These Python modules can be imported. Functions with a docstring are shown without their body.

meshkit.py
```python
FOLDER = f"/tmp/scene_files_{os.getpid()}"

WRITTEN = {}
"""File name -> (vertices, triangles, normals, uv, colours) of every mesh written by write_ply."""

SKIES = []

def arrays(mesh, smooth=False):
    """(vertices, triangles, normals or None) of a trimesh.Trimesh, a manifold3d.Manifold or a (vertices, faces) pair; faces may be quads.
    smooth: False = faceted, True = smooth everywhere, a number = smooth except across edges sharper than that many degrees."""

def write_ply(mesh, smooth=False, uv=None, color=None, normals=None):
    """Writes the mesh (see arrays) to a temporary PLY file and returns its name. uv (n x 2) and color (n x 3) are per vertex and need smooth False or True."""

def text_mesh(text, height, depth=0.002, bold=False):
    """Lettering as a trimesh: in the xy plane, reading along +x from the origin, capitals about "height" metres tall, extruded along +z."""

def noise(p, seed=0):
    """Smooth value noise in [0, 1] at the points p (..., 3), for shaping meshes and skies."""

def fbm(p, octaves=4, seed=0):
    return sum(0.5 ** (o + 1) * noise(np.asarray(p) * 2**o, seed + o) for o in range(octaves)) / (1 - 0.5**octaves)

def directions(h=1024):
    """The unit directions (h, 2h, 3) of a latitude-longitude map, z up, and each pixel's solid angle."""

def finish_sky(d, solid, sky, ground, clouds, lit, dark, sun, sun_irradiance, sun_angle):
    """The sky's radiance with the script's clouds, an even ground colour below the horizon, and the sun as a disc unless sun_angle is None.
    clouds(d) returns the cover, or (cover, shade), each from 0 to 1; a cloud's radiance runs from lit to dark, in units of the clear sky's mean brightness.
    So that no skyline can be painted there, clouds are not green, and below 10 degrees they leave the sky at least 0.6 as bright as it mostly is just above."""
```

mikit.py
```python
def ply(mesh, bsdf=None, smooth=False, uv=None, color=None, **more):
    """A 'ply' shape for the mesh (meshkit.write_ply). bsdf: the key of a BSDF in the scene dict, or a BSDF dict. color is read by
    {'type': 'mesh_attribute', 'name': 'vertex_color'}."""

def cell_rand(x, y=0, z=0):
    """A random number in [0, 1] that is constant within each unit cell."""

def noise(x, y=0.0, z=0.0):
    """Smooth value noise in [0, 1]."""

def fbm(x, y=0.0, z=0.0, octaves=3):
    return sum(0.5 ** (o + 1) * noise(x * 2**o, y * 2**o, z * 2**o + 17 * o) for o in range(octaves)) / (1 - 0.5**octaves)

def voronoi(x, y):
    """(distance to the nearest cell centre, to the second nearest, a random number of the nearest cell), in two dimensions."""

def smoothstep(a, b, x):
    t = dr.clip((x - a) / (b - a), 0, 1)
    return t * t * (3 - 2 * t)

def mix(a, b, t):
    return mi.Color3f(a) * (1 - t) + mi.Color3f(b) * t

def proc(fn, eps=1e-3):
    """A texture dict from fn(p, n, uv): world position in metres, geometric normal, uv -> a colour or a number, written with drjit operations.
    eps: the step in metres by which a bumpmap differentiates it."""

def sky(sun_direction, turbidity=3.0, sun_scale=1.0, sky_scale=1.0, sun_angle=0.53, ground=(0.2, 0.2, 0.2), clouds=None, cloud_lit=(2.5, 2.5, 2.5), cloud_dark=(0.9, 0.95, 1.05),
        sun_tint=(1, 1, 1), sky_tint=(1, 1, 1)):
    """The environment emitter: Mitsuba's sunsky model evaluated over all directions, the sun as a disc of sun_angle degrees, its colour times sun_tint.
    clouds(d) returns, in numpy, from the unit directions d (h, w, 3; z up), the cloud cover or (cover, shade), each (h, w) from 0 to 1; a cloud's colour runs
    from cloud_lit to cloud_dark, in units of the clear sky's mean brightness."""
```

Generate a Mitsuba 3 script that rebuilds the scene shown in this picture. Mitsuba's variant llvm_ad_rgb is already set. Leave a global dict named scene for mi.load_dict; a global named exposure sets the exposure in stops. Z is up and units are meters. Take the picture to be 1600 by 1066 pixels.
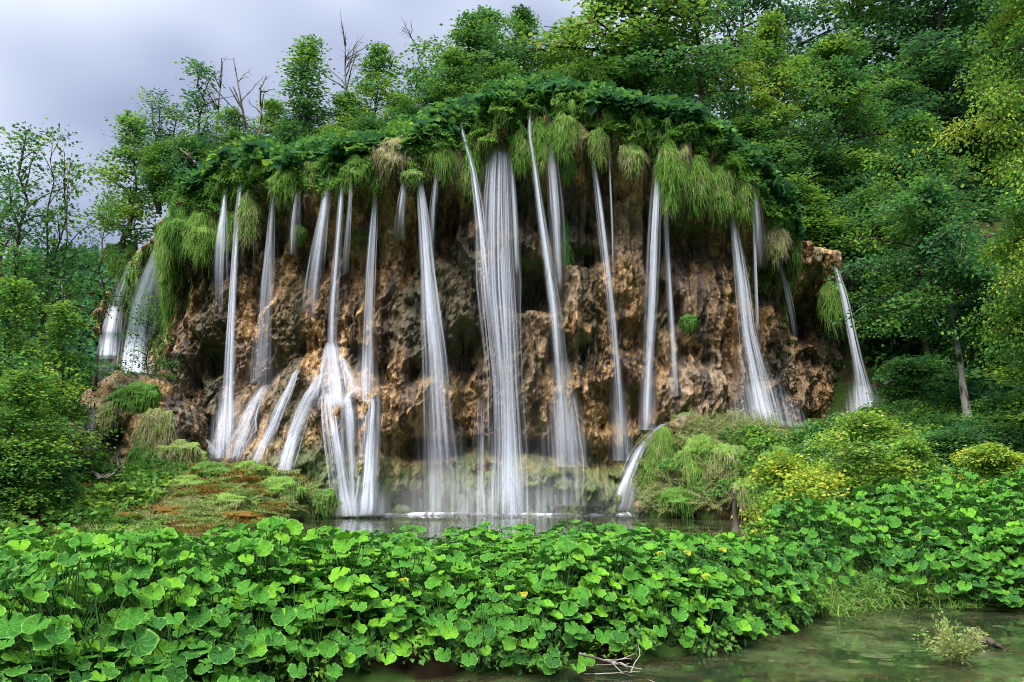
import math, random
import numpy as np
import trimesh
import shapely
from scipy.interpolate import RBFInterpolator
import drjit as dr
import mitsuba as mi
import mikit, meshkit

T = mi.ScalarTransform4f
scene, labels = {}, {}

# ------------------------------------------------------------------ camera, sky, exposure
F, PITCH, EYE = 1256.0, math.radians(8.6), np.array([0.0, 0.0, 2.2])
FWD = np.array([0, math.cos(PITCH), math.sin(PITCH)])
UPV = np.array([0, -math.sin(PITCH), math.cos(PITCH)])
scene['camera'] = {'type': 'perspective', 'fov': math.degrees(2 * math.atan(800 / F)), 'fov_axis': 'x', 'near_clip': 0.05, 'far_clip': 6000.0,
                   'to_world': T().look_at(origin=EYE.tolist(), target=(EYE + FWD).tolist(), up=[0, 0, 1])}


def cloud_cover(d):
    # an even overcast, brighter overhead, with soft darker banks
    q = d / (np.abs(d[..., 2:3]) + 0.35)
    n = meshkit.fbm(q * np.array([1.5, 1.5, 0.9]) + 5.2, 4, 5)
    shade = np.clip(1.0 - 0.95 * d[..., 2] + 2.3 * (n - 0.5), 0, 1)
    return np.ones(d.shape[:2]), shade


scene['sky'] = mikit.sky([-0.22, -0.55, 1.0], turbidity=3, sun_scale=0.52, sun_angle=50, sun_tint=(0.86, 0.95, 1.15), clouds=cloud_cover,
                         cloud_lit=(1.12, 1.19, 1.34), cloud_dark=(0.15, 0.21, 0.40), ground=(0.08, 0.1, 0.05))
exposure = 3.75


# ------------------------------------------------------------------ small helpers
def ray(px, py):
    return np.array([1.0, 0, 0]) * (px - 800) / F + UPV * (533 - py) / F + FWD


def at(px, py, Y):
    d = ray(px, py)
    return EYE + d * (Y / d[1])


def on_plane(px, py, z):
    d = ray(px, py)
    return EYE + d * ((z - EYE[2]) / d[2])


def sstep(a, b, x):
    t = np.clip((np.asarray(x, float) - a) / (b - a), 0, 1)
    return t * t * (3 - 2 * t)


used = {}


def numbered(name):
    n = used.get(name, -1) + 1
    used[name] = n
    return name if n == 0 else f'{name}_{n:03d}'


def tag(key, label, cat=None, group=None, kind=None):
    labels[key] = {'label': label}
    if cat:
        labels[key]['category'] = cat
    if group:
        labels[key]['group'] = group
    if kind:
        labels[key]['kind'] = kind
    return key


def fb(p, o=4, seed=0):
    return meshkit.fbm(p, o, seed)


def P3(*a):
    return np.stack(np.broadcast_arrays(*[np.asarray(x, float) for x in a]), -1)


def grid_faces(n, m):
    i = np.arange(n * m).reshape(n, m)
    a, b, c, d = i[:-1, :-1].ravel(), i[1:, :-1].ravel(), i[1:, 1:].ravel(), i[:-1, 1:].ravel()
    return np.vstack([np.stack([a, b, c], 1), np.stack([a, c, d], 1)])


def unit(v):
    return v / np.maximum(np.linalg.norm(v, axis=-1, keepdims=True), 1e-9)


class MB:
    """collects pieces of one mesh, with uv"""

    def __init__(self):
        self.v, self.f, self.t, self.n = [], [], [], 0

    def add(self, v, f, uv=None):
        v = np.asarray(v, float)
        self.v.append(v)
        self.f.append(np.asarray(f, int) + self.n)
        self.t.append(np.zeros((len(v), 2)) if uv is None else np.asarray(uv, float))
        self.n += len(v)

    def tube(self, pts, rad, sides=6, uv=None):
        pts, rad = np.asarray(pts, float), np.asarray(rad, float)
        d = unit(np.gradient(pts, axis=0))
        a = unit(np.cross(d, [[0.93, 0.3, 0.21]] if np.abs(d[:, 2]).mean() > 0.6 else [[0.1, 0.05, 1.0]]))
        b = np.cross(d, a)
        ang = np.arange(sides) * 2 * np.pi / sides
        ring = pts[:, None] + rad[:, None, None] * (np.cos(ang)[None, :, None] * a[:, None] + np.sin(ang)[None, :, None] * b[:, None])
        n = len(pts)
        i = np.arange(n * sides).reshape(n, sides)
        j = np.roll(i, -1, 1)
        f = np.vstack([np.stack([i[:-1], j[:-1], j[1:]], -1).reshape(-1, 3), np.stack([i[:-1], j[1:], i[1:]], -1).reshape(-1, 3)])
        v = np.vstack([ring.reshape(-1, 3), pts[:1], pts[-1:]])
        k = n * sides
        f = np.vstack([f, np.stack([j[0], i[0], np.full(sides, k)], 1), np.stack([i[-1], j[-1], np.full(sides, k + 1)], 1)])
        self.add(v, f, None if uv is None else np.tile(uv, (len(v), 1)))

    def leaves(self, c, d, n, L, W, fold=0.25, uv=None):
        """rhombic folded leaves: base at c, along d, facing n"""
        c, d = np.asarray(c, float), unit(d)
        s = unit(np.cross(d, n))
        n = np.cross(s, d)
        L, W = np.broadcast_to(L, len(c))[:, None], np.broadcast_to(W, len(c))[:, None]
        mid = c + d * L * 0.45 + n * W * fold
        v = np.stack([c, mid + s * W, c + d * L - n * L * 0.12, mid - s * W], 1).reshape(-1, 3)
        k = np.arange(len(c))[:, None] * 4
        self.add(v, np.vstack([k + [0, 1, 2], k + [0, 2, 3]]), None if uv is None else np.repeat(uv, 4, 0))

    def blades(self, c, d0, L, W, rng, sag=1.0, seg=3, uv=None):
        """thin tapering blades that start along d0 and bend down by sag"""
        m = len(c)
        L = np.broadcast_to(L, m)
        side = unit(np.cross(d0, [0.02, 0.01, 1.0]) + rng.normal(0, 0.25, (m, 3)))
        rows = []
        for k in range(seg + 1):
            t = k / seg
            p = c + d0 * (L * t)[:, None] + np.array([0, 0, -1.0]) * (sag * L * t * t)[:, None]
            w = W * (1 - 0.85 * t)
            rows += [p - side * w, p + side * w] if k < seg else [p]
        v = np.stack(rows, 1).reshape(-1, 3)
        q = 2 * seg + 1
        f = []
        for k in range(seg - 1):
            f += [[2 * k, 2 * k + 1, 2 * k + 3], [2 * k, 2 * k + 3, 2 * k + 2]]
        f.append([2 * seg - 2, 2 * seg - 1, 2 * seg])
        f = (np.arange(m)[:, None, None] * q + np.array(f)[None]).reshape(-1, 3)
        self.add(v, f, None if uv is None else np.repeat(uv, q, 0))

    def ply(self, bsdf, smooth=False):
        return mikit.ply((np.vstack(self.v), np.vstack(self.f)), bsdf, smooth=smooth, uv=np.vstack(self.t))


def inst(group, m):
    return {'type': 'instance', 'g': {'type': 'ref', 'id': group}, 'to_world': T(m)}


def xform(p, rz=0.0, s=1.0, sz=None, tilt=(0, 0)):
    m = T().translate([float(a) for a in p]).rotate([1, 0, 0], float(tilt[0])).rotate([0, 1, 0], float(tilt[1])).rotate([0, 0, 1], float(math.degrees(rz)))
    return np.array(m.scale([float(s), float(s), float(s if sz is None else sz)]).matrix)


# ------------------------------------------------------------------ materials
mix, nz, sm, pfbm = mikit.mix, mikit.noise, mikit.smoothstep, mikit.fbm


def ramp(cols, t):
    c = mi.Color3f(*cols[0])
    for k in range(1, len(cols)):
        c = mix(c, mi.Color3f(*cols[k]), sm((k - 1) / (len(cols) - 1), k / (len(cols) - 1), t))
    return c


def c_leaf(p, n, uv):
    t = uv.y + 0.34 * (uv.x - 0.5) + 0.16 * (nz(p.x * 0.9, p.y * 0.9, p.z * 0.9) - 0.5)
    return ramp([(0.040, 0.115, 0.062), (0.062, 0.185, 0.060), (0.115, 0.275, 0.055), (0.215, 0.385, 0.050), (0.50, 0.52, 0.075)], t)


scene['leaf_bsdf'] = {'type': 'principledthin', 'base_color': mikit.proc(c_leaf), 'roughness': 0.5, 'diff_trans': 0.75, 'eta': 1.4}


def c_butterbur(p, n, uv):
    cx, cy = dr.floor(uv.x), dr.floor(uv.y)
    x, y = (uv.x - cx - 0.5) / 0.42, (uv.y - cy - 0.5) / 0.42
    r, a = dr.sqrt(x * x + y * y), dr.atan2(x, y)
    ridge = dr.abs(dr.cos(a * 5.0 + 0.5 * dr.sin(r * 9)))
    vein = sm(0.94, 1.0, ridge) * (1 - 0.6 * r)
    fine = nz(p.x * 30, p.y * 30, p.z * 30)
    t = 0.7 * mikit.cell_rand(cx, cy, 3) + 0.45 * nz(p.x * 0.8, p.y * 0.8, 1.0) - 0.08
    c = ramp([(0.020, 0.085, 0.026), (0.052, 0.195, 0.026), (0.140, 0.360, 0.024)], t)
    c = c * (0.8 + 0.4 * fine)
    old = sm(0.994, 0.996, mikit.cell_rand(cx, cy, 7))
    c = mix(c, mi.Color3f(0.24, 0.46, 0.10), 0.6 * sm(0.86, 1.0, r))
    c = mix(c, mi.Color3f(0.42, 0.36, 0.03), 0.85 * old * sm(0.25, 0.6, nz(x * 2 + cx, y * 2 + cy, 5.0) + 0.35 * r - 0.1))
    return mix(c, mi.Color3f(0.20, 0.42, 0.08), 0.55 * vein)


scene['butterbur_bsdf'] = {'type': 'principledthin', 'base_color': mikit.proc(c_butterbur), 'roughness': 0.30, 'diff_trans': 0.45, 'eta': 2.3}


def c_bark(p, n, uv):
    f = pfbm(p.x * 6, p.y * 6, p.z * 1.6)
    moss = sm(0.55, 0.75, nz(p.x * 1.3, p.y * 1.3, p.z * 0.9)) * sm(-0.5, 0.5, n.z - 0.3 * n.x)
    c = mix(mi.Color3f(0.030, 0.025, 0.020), mi.Color3f(0.12, 0.10, 0.085), sm(0.3, 0.75, f))
    c = mix(c, mi.Color3f(0.45, 0.42, 0.39), uv.x * sm(0.3, 0.6, f))
    return mix(c, mi.Color3f(0.06, 0.10, 0.02), 0.6 * moss * (1 - 0.5 * uv.x))


scene['bark_bsdf'] = {'type': 'twosided', 'b': {'type': 'diffuse', 'reflectance': mikit.proc(c_bark)}}


def c_rock(p, n, uv):
    q = pfbm(p.x * 0.55, p.y * 0.5, p.z * 0.30, 4)
    g = pfbm(p.x * 4.3, p.y * 4.3, p.z * 1.5, 4)
    h = pfbm(p.x * 13.0, p.y * 13.0, p.z * 8.0, 2)
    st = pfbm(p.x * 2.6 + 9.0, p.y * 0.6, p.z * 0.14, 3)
    t = 0.36 * q + 0.38 * g + 0.26 * h
    c = ramp([(0.038, 0.025, 0.014), (0.165, 0.102, 0.044), (0.33, 0.208, 0.090), (0.45, 0.325, 0.17)], sm(0.33, 0.68, t))
    c = mix(c, mi.Color3f(0.20, 0.16, 0.115) * (0.5 + g), 0.65 * sm(0.50, 0.62, pfbm(p.x * 0.22 + 4.0, p.y * 0.2, p.z * 0.2, 2)))
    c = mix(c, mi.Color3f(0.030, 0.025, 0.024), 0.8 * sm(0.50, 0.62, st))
    wet = sm(0.52, 0.64, pfbm(p.x * 0.6 + 21.0, p.y * 0.3, p.z * 0.1, 3))
    c = mix(c, mi.Color3f(0.030, 0.036, 0.018), 0.7 * wet)
    # moss in the spray zone at the foot and on ledges
    low = 1 - sm(1.2, 3.6, p.z + 2.2 * (nz(p.x * 0.45, 2.0, p.z * 0.4) - 0.5))
    ledge = sm(0.45, 0.8, n.z + 0.5 * (g - 0.5))
    m = dr.maximum(low * sm(0.30, 0.46, g), ledge * sm(0.5, 0.65, nz(p.x * 0.8, p.y, p.z * 0.8)))
    mc = mix(mi.Color3f(0.026, 0.055, 0.020), mi.Color3f(0.11, 0.17, 0.06), g)
    return mix(c, mc, 0.9 * m)


def b_rock(p, n, uv):
    return 0.10 * pfbm(p.x * 7.5, p.y * 7.5, p.z * 5.0, 3)


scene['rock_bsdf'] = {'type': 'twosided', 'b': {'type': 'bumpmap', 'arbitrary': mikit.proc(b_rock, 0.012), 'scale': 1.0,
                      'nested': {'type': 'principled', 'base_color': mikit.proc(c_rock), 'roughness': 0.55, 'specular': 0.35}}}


def c_bed(p, n, uv):
    f = pfbm(p.x * 0.9, p.y * 1.6, 0.0, 4)
    g = pfbm(p.x * 5, p.y * 5, 0.0, 3)
    c = mix(mi.Color3f(0.030, 0.045, 0.022), mi.Color3f(0.15, 0.20, 0.085), sm(0.40, 0.68, f) * (0.5 + 0.5 * g))
    return mix(c, mi.Color3f(0.07, 0.06, 0.03), sm(0.55, 0.75, g))


def c_stone(p, n, uv):
    return mix(mi.Color3f(0.04, 0.055, 0.025), mi.Color3f(0.17, 0.20, 0.10), uv.x) * (0.5 + pfbm(p.x * 9, p.y * 9, p.z * 9, 3))


def c_soil(p, n, uv):
    f = pfbm(p.x * 1.7, p.y * 1.7, p.z * 1.7, 4)
    g = pfbm(p.x * 7, p.y * 7, p.z * 7, 3)
    c = mix(mi.Color3f(0.025, 0.020, 0.013), mi.Color3f(0.08, 0.055, 0.03), g) * (0.25 + 0.75 * sm(0.0, 0.35, p.z))
    gr = mix(mi.Color3f(0.02, 0.045, 0.012), mi.Color3f(0.06, 0.11, 0.025), g)
    return mix(mix(c, gr, sm(0.36, 0.55, f)), c_bed(p, n, uv), sm(0.02, -0.06, p.z))


scene['bed_bsdf'] = {'type': 'twosided', 'b': {'type': 'diffuse', 'reflectance': mikit.proc(c_stone)}}
scene['soil_bsdf'] = {'type': 'twosided', 'b': {'type': 'diffuse', 'reflectance': mikit.proc(c_soil)}}


def c_moss(p, n, uv):
    t = uv.y + 0.25 * (uv.x - 0.5)
    rust = mix(mi.Color3f(0.13, 0.085, 0.022), mi.Color3f(0.33, 0.19, 0.045), uv.x)
    return mix(ramp([(0.05, 0.12, 0.045), (0.095, 0.22, 0.050), (0.165, 0.33, 0.060), (0.32, 0.38, 0.14), (0.40, 0.32, 0.24)], t), rust, sm(1.15, 1.3, uv.y))


scene['moss_bsdf'] = {'type': 'principledthin', 'base_color': mikit.proc(c_moss), 'roughness': 0.7, 'diff_trans': 0.7, 'eta': 1.3}


def c_mound(p, n, uv):
    g = pfbm(p.x * 3.3, p.y * 3.3, p.z * 3.3, 4)
    f = pfbm(p.x * 0.62 + 3, p.y * 0.62, 0.0, 3)
    c = mix(mi.Color3f(0.05, 0.09, 0.022), mi.Color3f(0.20, 0.28, 0.07), g)
    c = mix(c, mi.Color3f(0.17, 0.085, 0.018), sm(0.52, 0.60, f) * sm(0.3, 0.5, g))
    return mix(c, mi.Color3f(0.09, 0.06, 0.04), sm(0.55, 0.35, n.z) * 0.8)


scene['mound_bsdf'] = {'type': 'twosided', 'b': {'type': 'diffuse', 'reflectance': mikit.proc(c_mound)}}


def o_water(p, n, uv):
    # uv.x: across the stream in metres; uv.y: how much foam the stream carries there
    k = nz(uv.x * 9.0, p.z * 0.10) * 0.5 + nz(uv.x * 24.0 + 31.0, p.z * 0.22) * 0.5
    return dr.clip(uv.y * (0.22 + 1.5 * dr.square(sm(0.26, 0.78, k))), 0.0, 0.96)


scene['foam_bsdf'] = {'type': 'mask', 'opacity': mikit.proc(o_water), 'b': {'type': 'twosided', 'b': {'type': 'principledthin', 'base_color': {'type': 'rgb', 'value': [0.72, 0.79, 0.90]},
                      'roughness': 0.6, 'diff_trans': 0.35}}}
scene['foam_bsdf']['b'] = scene['foam_bsdf']['b']['b']


def b_ripple(p, n, uv):
    return 0.004 * pfbm(p.x * 1.3, p.y * 4.0, 0.0, 3)


scene['water_bsdf'] = {'type': 'bumpmap', 'arbitrary': mikit.proc(b_ripple, 0.02), 'scale': 1.0, 'nested': {'type': 'dielectric', 'int_ior': 1.33, 'ext_ior': 1.0}}

# ------------------------------------------------------------------ the cliff
PLAN = np.array([(-30, 56), (-22, 46.5), (-18.5, 42.5), (-15.5, 40.3), (-12.5, 38.6), (-9.5, 37.3), (-6, 36.5), (-2, 36.2), (4, 36.0), (8, 36.2), (11, 37.0), (13.5, 38.6), (16, 40.6), (18.5, 43), (24, 50)], float)


def face_plan(X):
    return np.interp(X, PLAN[:, 0], PLAN[:, 1])


RIM_PX = [(120, 520), (165, 465), (205, 425), (235, 395), (258, 352), (285, 312), (335, 300), (375, 268), (430, 280), (500, 268), (560, 266), (610, 250), (660, 250), (690, 228), (722, 196), (765, 190), (830, 168), (900, 176),
          (1000, 205), (1060, 210), (1115, 232), (1160, 275), (1195, 315), (1232, 365), (1275, 398), (1312, 416), (1370, 445), (1430, 480)]
rim = []
for px, py in RIM_PX:
    Y = 37.0
    for _ in range(12):
        w = at(px, py, Y)
        Y = 0.5 * Y + 0.5 * (face_plan(w[0]) - 0.9)
    rim.append(at(px, py, Y))
rim = np.array(sorted(rim, key=lambda w: w[0]))


def rim_z(X):
    return np.interp(X, rim[:, 0], rim[:, 2])


CAVES = [(832, 445, 62, 52, 2.4), (722, 560, 38, 50, 1.5), (735, 640, 26, 60, .9), (322, 565, 26, 34, 1.4), (300, 470, 22, 30, .8), (912, 395, 45, 22, 1.2), (475, 395, 40, 46, 0.9), (640, 430, 26, 34, .7),
         (1100, 370, 75, 40, 1.3), (960, 640, 60, 45, 1.0), (1270, 500, 30, 34, 1.3), (1275, 560, 26, 20, .7), (985, 530, 28, 30, .9), (880, 560, 30, 50, .7), (650, 700, 70, 22, 1.5), (780, 700, 160, 18, 1.0), (930, 720, 60, 20, .8),
         (700, 330, 36, 40, 1.0), (600, 330, 40, 34, 1.0), (960, 280, 36, 40, 1.2), (430, 350, 40, 50, .9), (1040, 480, 30, 50, .7), (1085, 560, 30, 26, .6), (1210, 400, 26, 40, .8), (400, 470, 26, 60, .6), (560, 420, 24, 60, .5)]
BULGES = [(1085, 620, 70, 60, .9), (905, 480, 36, 70, .7), (960, 430, 34, 50, .6), (760, 600, 40, 60, .5), (690, 640, 45, 70, .6), (560, 520, 60, 60, .7), (640, 560, 40, 120, .7), (620, 640, 55, 50, 1.1), (350, 430, 60, 60, .6),
          (300, 530, 50, 70, .7), (460, 500, 50, 60, .7), (770, 380, 60, 90, .8), (880, 620, 40, 50, .6), (1150, 440, 40, 80, .6), (1230, 480, 36, 60, .7), (1080, 460, 40, 40, .6), (850, 750, 80, 26, .9), (930, 770, 60, 26, 1.2), (620, 760, 60, 30, .9)]


def blobs(rows):
    out = []
    for px, py, rx, ry, a in rows:
        w = at(px, py, 36.5)
        Y = float(face_plan(w[0]))
        w = at(px, py, Y)
        out.append((w[0], w[2], rx * Y / F, ry * Y / F, a))
    return out


CAVE_W, BULGE_W = blobs(CAVES), blobs(BULGES)


def face_offset(X, Z):
    """how far the rock stands behind (+) or before (-) its plan line"""
    zr = rim_z(X)
    t = Z / zr
    o = -1.7 * sstep(0.76, 0.95, t) + 0.9 * np.exp(-((t - 0.74) / 0.11) ** 2)
    wx, wz = X + 1.1 * (fb(P3(X * 0.5, Z * 0.4, 1.0), 3, 3) - 0.5) * 2, Z + 1.3 * (fb(P3(X * 0.5, Z * 0.4, 5.0), 3, 4) - 0.5) * 2
    o += 1.8 * (fb(P3(wx * 0.30, wz * 0.17, 0.0), 3, 11) - 0.5)
    rid = 1 - np.abs(2 * fb(P3(wx * 0.75, wz * 0.16, 2.0), 3, 12) - 1)
    o -= 1.5 * (rid - 0.72)
    k = fb(P3(X * 0.35, Z * 0.35, 3.0), 2, 18)
    bil = np.abs(2 * fb(P3(wx * 1.0, wz * 0.38, 4.0), 3, 13) - 1)
    o += 0.8 * (0.28 - bil)
    bil2 = np.abs(2 * fb(P3(wx * 2.6 + 0.4 * bil, wz * 0.75, 8.0), 3, 14) - 1)
    o += 0.50 * (0.25 - bil2)
    bil3 = np.abs(2 * fb(P3(X * 5.5, Z * 1.7 + 0.5 * bil2, 3.0), 3, 15) - 1)
    o += 0.32 * (0.25 - bil3) * (0.4 + 1.1 * k)
    rid2 = 1 - np.abs(2 * fb(P3(X * 3.0 + 0.8 * bil, Z * 0.30, 12.0), 2, 19) - 1)
    o -= 0.75 * (rid2 - 0.7) * (1.5 - 1.3 * k)
    o += 0.22 * (fb(P3(X * 11.0, Z * 7.0, 3.0), 2, 20) - 0.5)
    w = 0.6 * (fb(P3(X * 1.1, Z * 1.1, 9.0), 3, 16) - 0.5)
    for cx, cz, rx, rz, a in CAVE_W:
        r = np.sqrt(((X - cx) / rx) ** 2 + ((Z - cz) / rz) ** 2) + w
        o += 1.05 * a * sstep(1.15, 0.45, r)
    for cx, cz, rx, rz, a in BULGE_W:
        r = np.sqrt(((X - cx) / rx) ** 2 + ((Z - cz) / rz) ** 2) + w
        o -= a * sstep(1.3, 0.2, r)
    # the flowstone apron at the left foot, with its ledge
    rough = 1.3 * (fb(P3(X * 1.3, Z * 0.6, 6.0), 4, 17) - 0.5)
    ap = sstep(-15.0, -12.6, X) * sstep(-4.6, -6.2, X)
    hz = np.interp(X, [-15, -13, -11, -9, -7.5, -6], [4.0, 5.6, 6.6, 7.4, 7.6, 5.8])
    led = sstep(-9.3, -8.7, X)
    slope = np.clip((hz - Z) / np.maximum(hz, .1), 0, 1)
    prof = (1 - led) * 3.9 * slope ** 0.8 + led * np.where(Z < 4.9, 2.6 + 0.14 * (4.9 - Z), 2.6 * np.clip((hz - Z) / np.maximum(hz - 4.9, .3), 0, 1))
    apo = -prof + rough
    o = o * (1 - 0.35 * ap * (slope > 0)) + ap * np.minimum(apo * (slope > 0), 0)
    # undercut foot in the middle, mossy boulders at the water
    mid = sstep(-4.6, -3.6, X) * sstep(8.2, 6.6, X)
    o += mid * (0.6 * sstep(4.6, 2.6, Z) - 1.5 * sstep(2.9, -0.6, Z) * (0.4 + 1.2 * fb(P3(X * 0.6, Z * 0.4, 14.0), 3, 23)))
    return np.maximum(o, -4.2)


def face_y(X, Z):
    X, Z = np.asarray(X, float), np.asarray(Z, float)
    return face_plan(X) + face_offset(X, np.minimum(Z, rim_z(X)))


DX = 0.055
XC = np.arange(-27.0, 23.0, DX)
NF, NT = 350, 60
zr = rim_z(XC)
tt = np.linspace(0, 1, NF)
Zg = -0.9 + (zr[None, :] + 0.9) * tt[:, None]
Xg = np.repeat(XC[None, :], NF, 0)
Yg = face_y(Xg, Zg)
yl = Yg[-1]
# smooth the lip line a little, then turn back over the rim
sg = np.linspace(0, 1, NT + 1)[1:]
Xt = np.repeat(XC[None, :], NT, 0)
Yt = yl[None, :] + 0.25 * sg[:, None] + (face_plan(XC) + 6.0 - yl)[None, :] * sg[:, None] ** 1.3
Zt = zr[None, :] + 0.35 * np.sqrt(np.clip(sg, 0, 1))[:, None] + 3.4 * (sg ** 1.25)[:, None] * np.clip(zr / 16, 0.3, 1)[None, :] + 0.7 * (fb(P3(Xt * 0.6, Yt * 0.6, 1.0), 3, 31) - 0.5) * np.minimum(1, sg * 4)[:, None]
V = np.concatenate([P3(Xg, Yg, Zg), P3(Xt, Yt, Zt)], 0)
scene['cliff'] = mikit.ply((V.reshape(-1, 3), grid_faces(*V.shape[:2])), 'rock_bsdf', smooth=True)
tag('cliff', 'tall bulging brown tufa rock face with caves and dark wet streaks behind the waterfalls', kind='structure')


def hit_face(px, py, off=0.0):
    d = ray(px, py)
    ys = np.arange(28.0, 56.0, 0.04)
    p = EYE + d[None] * (ys / d[1])[:, None]
    k = np.argmax(p[:, 1] >= face_y(p[:, 0], p[:, 2]) - off)
    return p[k]


# ------------------------------------------------------------------ the ground: one sheet out to the horizon
EDGE = [(-900, 1500), (-200, 1250), (200, 1130), (480, 1082), (620, 1066), (800, 1052), (900, 1046), (1000, 1036), (1100, 1016), (1200, 990), (1262, 962), (1300, 946), (1400, 940), (1500, 950), (1600, 956), (1750, 962)]
front = [on_plane(px, py, 0.0)[:2] for px, py in EDGE]
bank_poly = shapely.Polygon([tuple(q) for q in front] + [(16, 12), (40, 12), (40, 33), (13, 33), (10.5, 31.5), (9.0, 27.5), (7.6, 22), (6.2, 17.3), (2, 16.6), (-4, 16.3), (-6.2, 17.0), (-7.5, 21), (-8.6, 27), (-40, 30), (-40, 0)])
shapely.prepare(bank_poly)
bank_edge = bank_poly.boundary


def bank_dist(x, y):
    pts = shapely.points(x, y)
    d = shapely.distance(pts, bank_edge)
    return np.where(shapely.contains_xy(bank_poly, x, y), d, -d)


def PX(px, py, Y):
    return tuple(at(px, py, Y))


ctrl = [PX(0, 815, 24), PX(100, 822, 25), PX(200, 828, 26), PX(300, 832, 26.5), PX(420, 828, 28), PX(500, 818, 31), PX(545, 808, 34.6), PX(100, 785, 28), PX(200, 776, 29), PX(300, 778, 29.5), PX(400, 782, 30.5),
        PX(480, 768, 32.6), PX(522, 772, 33.6), PX(180, 745, 32), PX(250, 738, 32.6), PX(330, 726, 33), PX(400, 728, 33), PX(450, 742, 33.4), PX(150, 752, 33.4), PX(230, 745, 34), PX(0, 788, 26), PX(-120, 790, 24),
        PX(0, 700, 31), PX(-150, 700, 34), PX(60, 650, 37), PX(-100, 610, 43), PX(215, 600, 40.5), PX(150, 600, 38.5), PX(185, 606, 36.8), PX(250, 650, 37), PX(300, 695, 35.6), PX(120, 615, 40.5), PX(30, 600, 46),
        (-40, 52, 6), (-60, 62, 5), (-32, 62, 6), (-26, 52, 8), (-70, 40, 4), (-60, 20, 3), (-50, 90, 2), (-90, 90, 2), (-25, 90, 12), (-28, 58, 9)]
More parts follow.
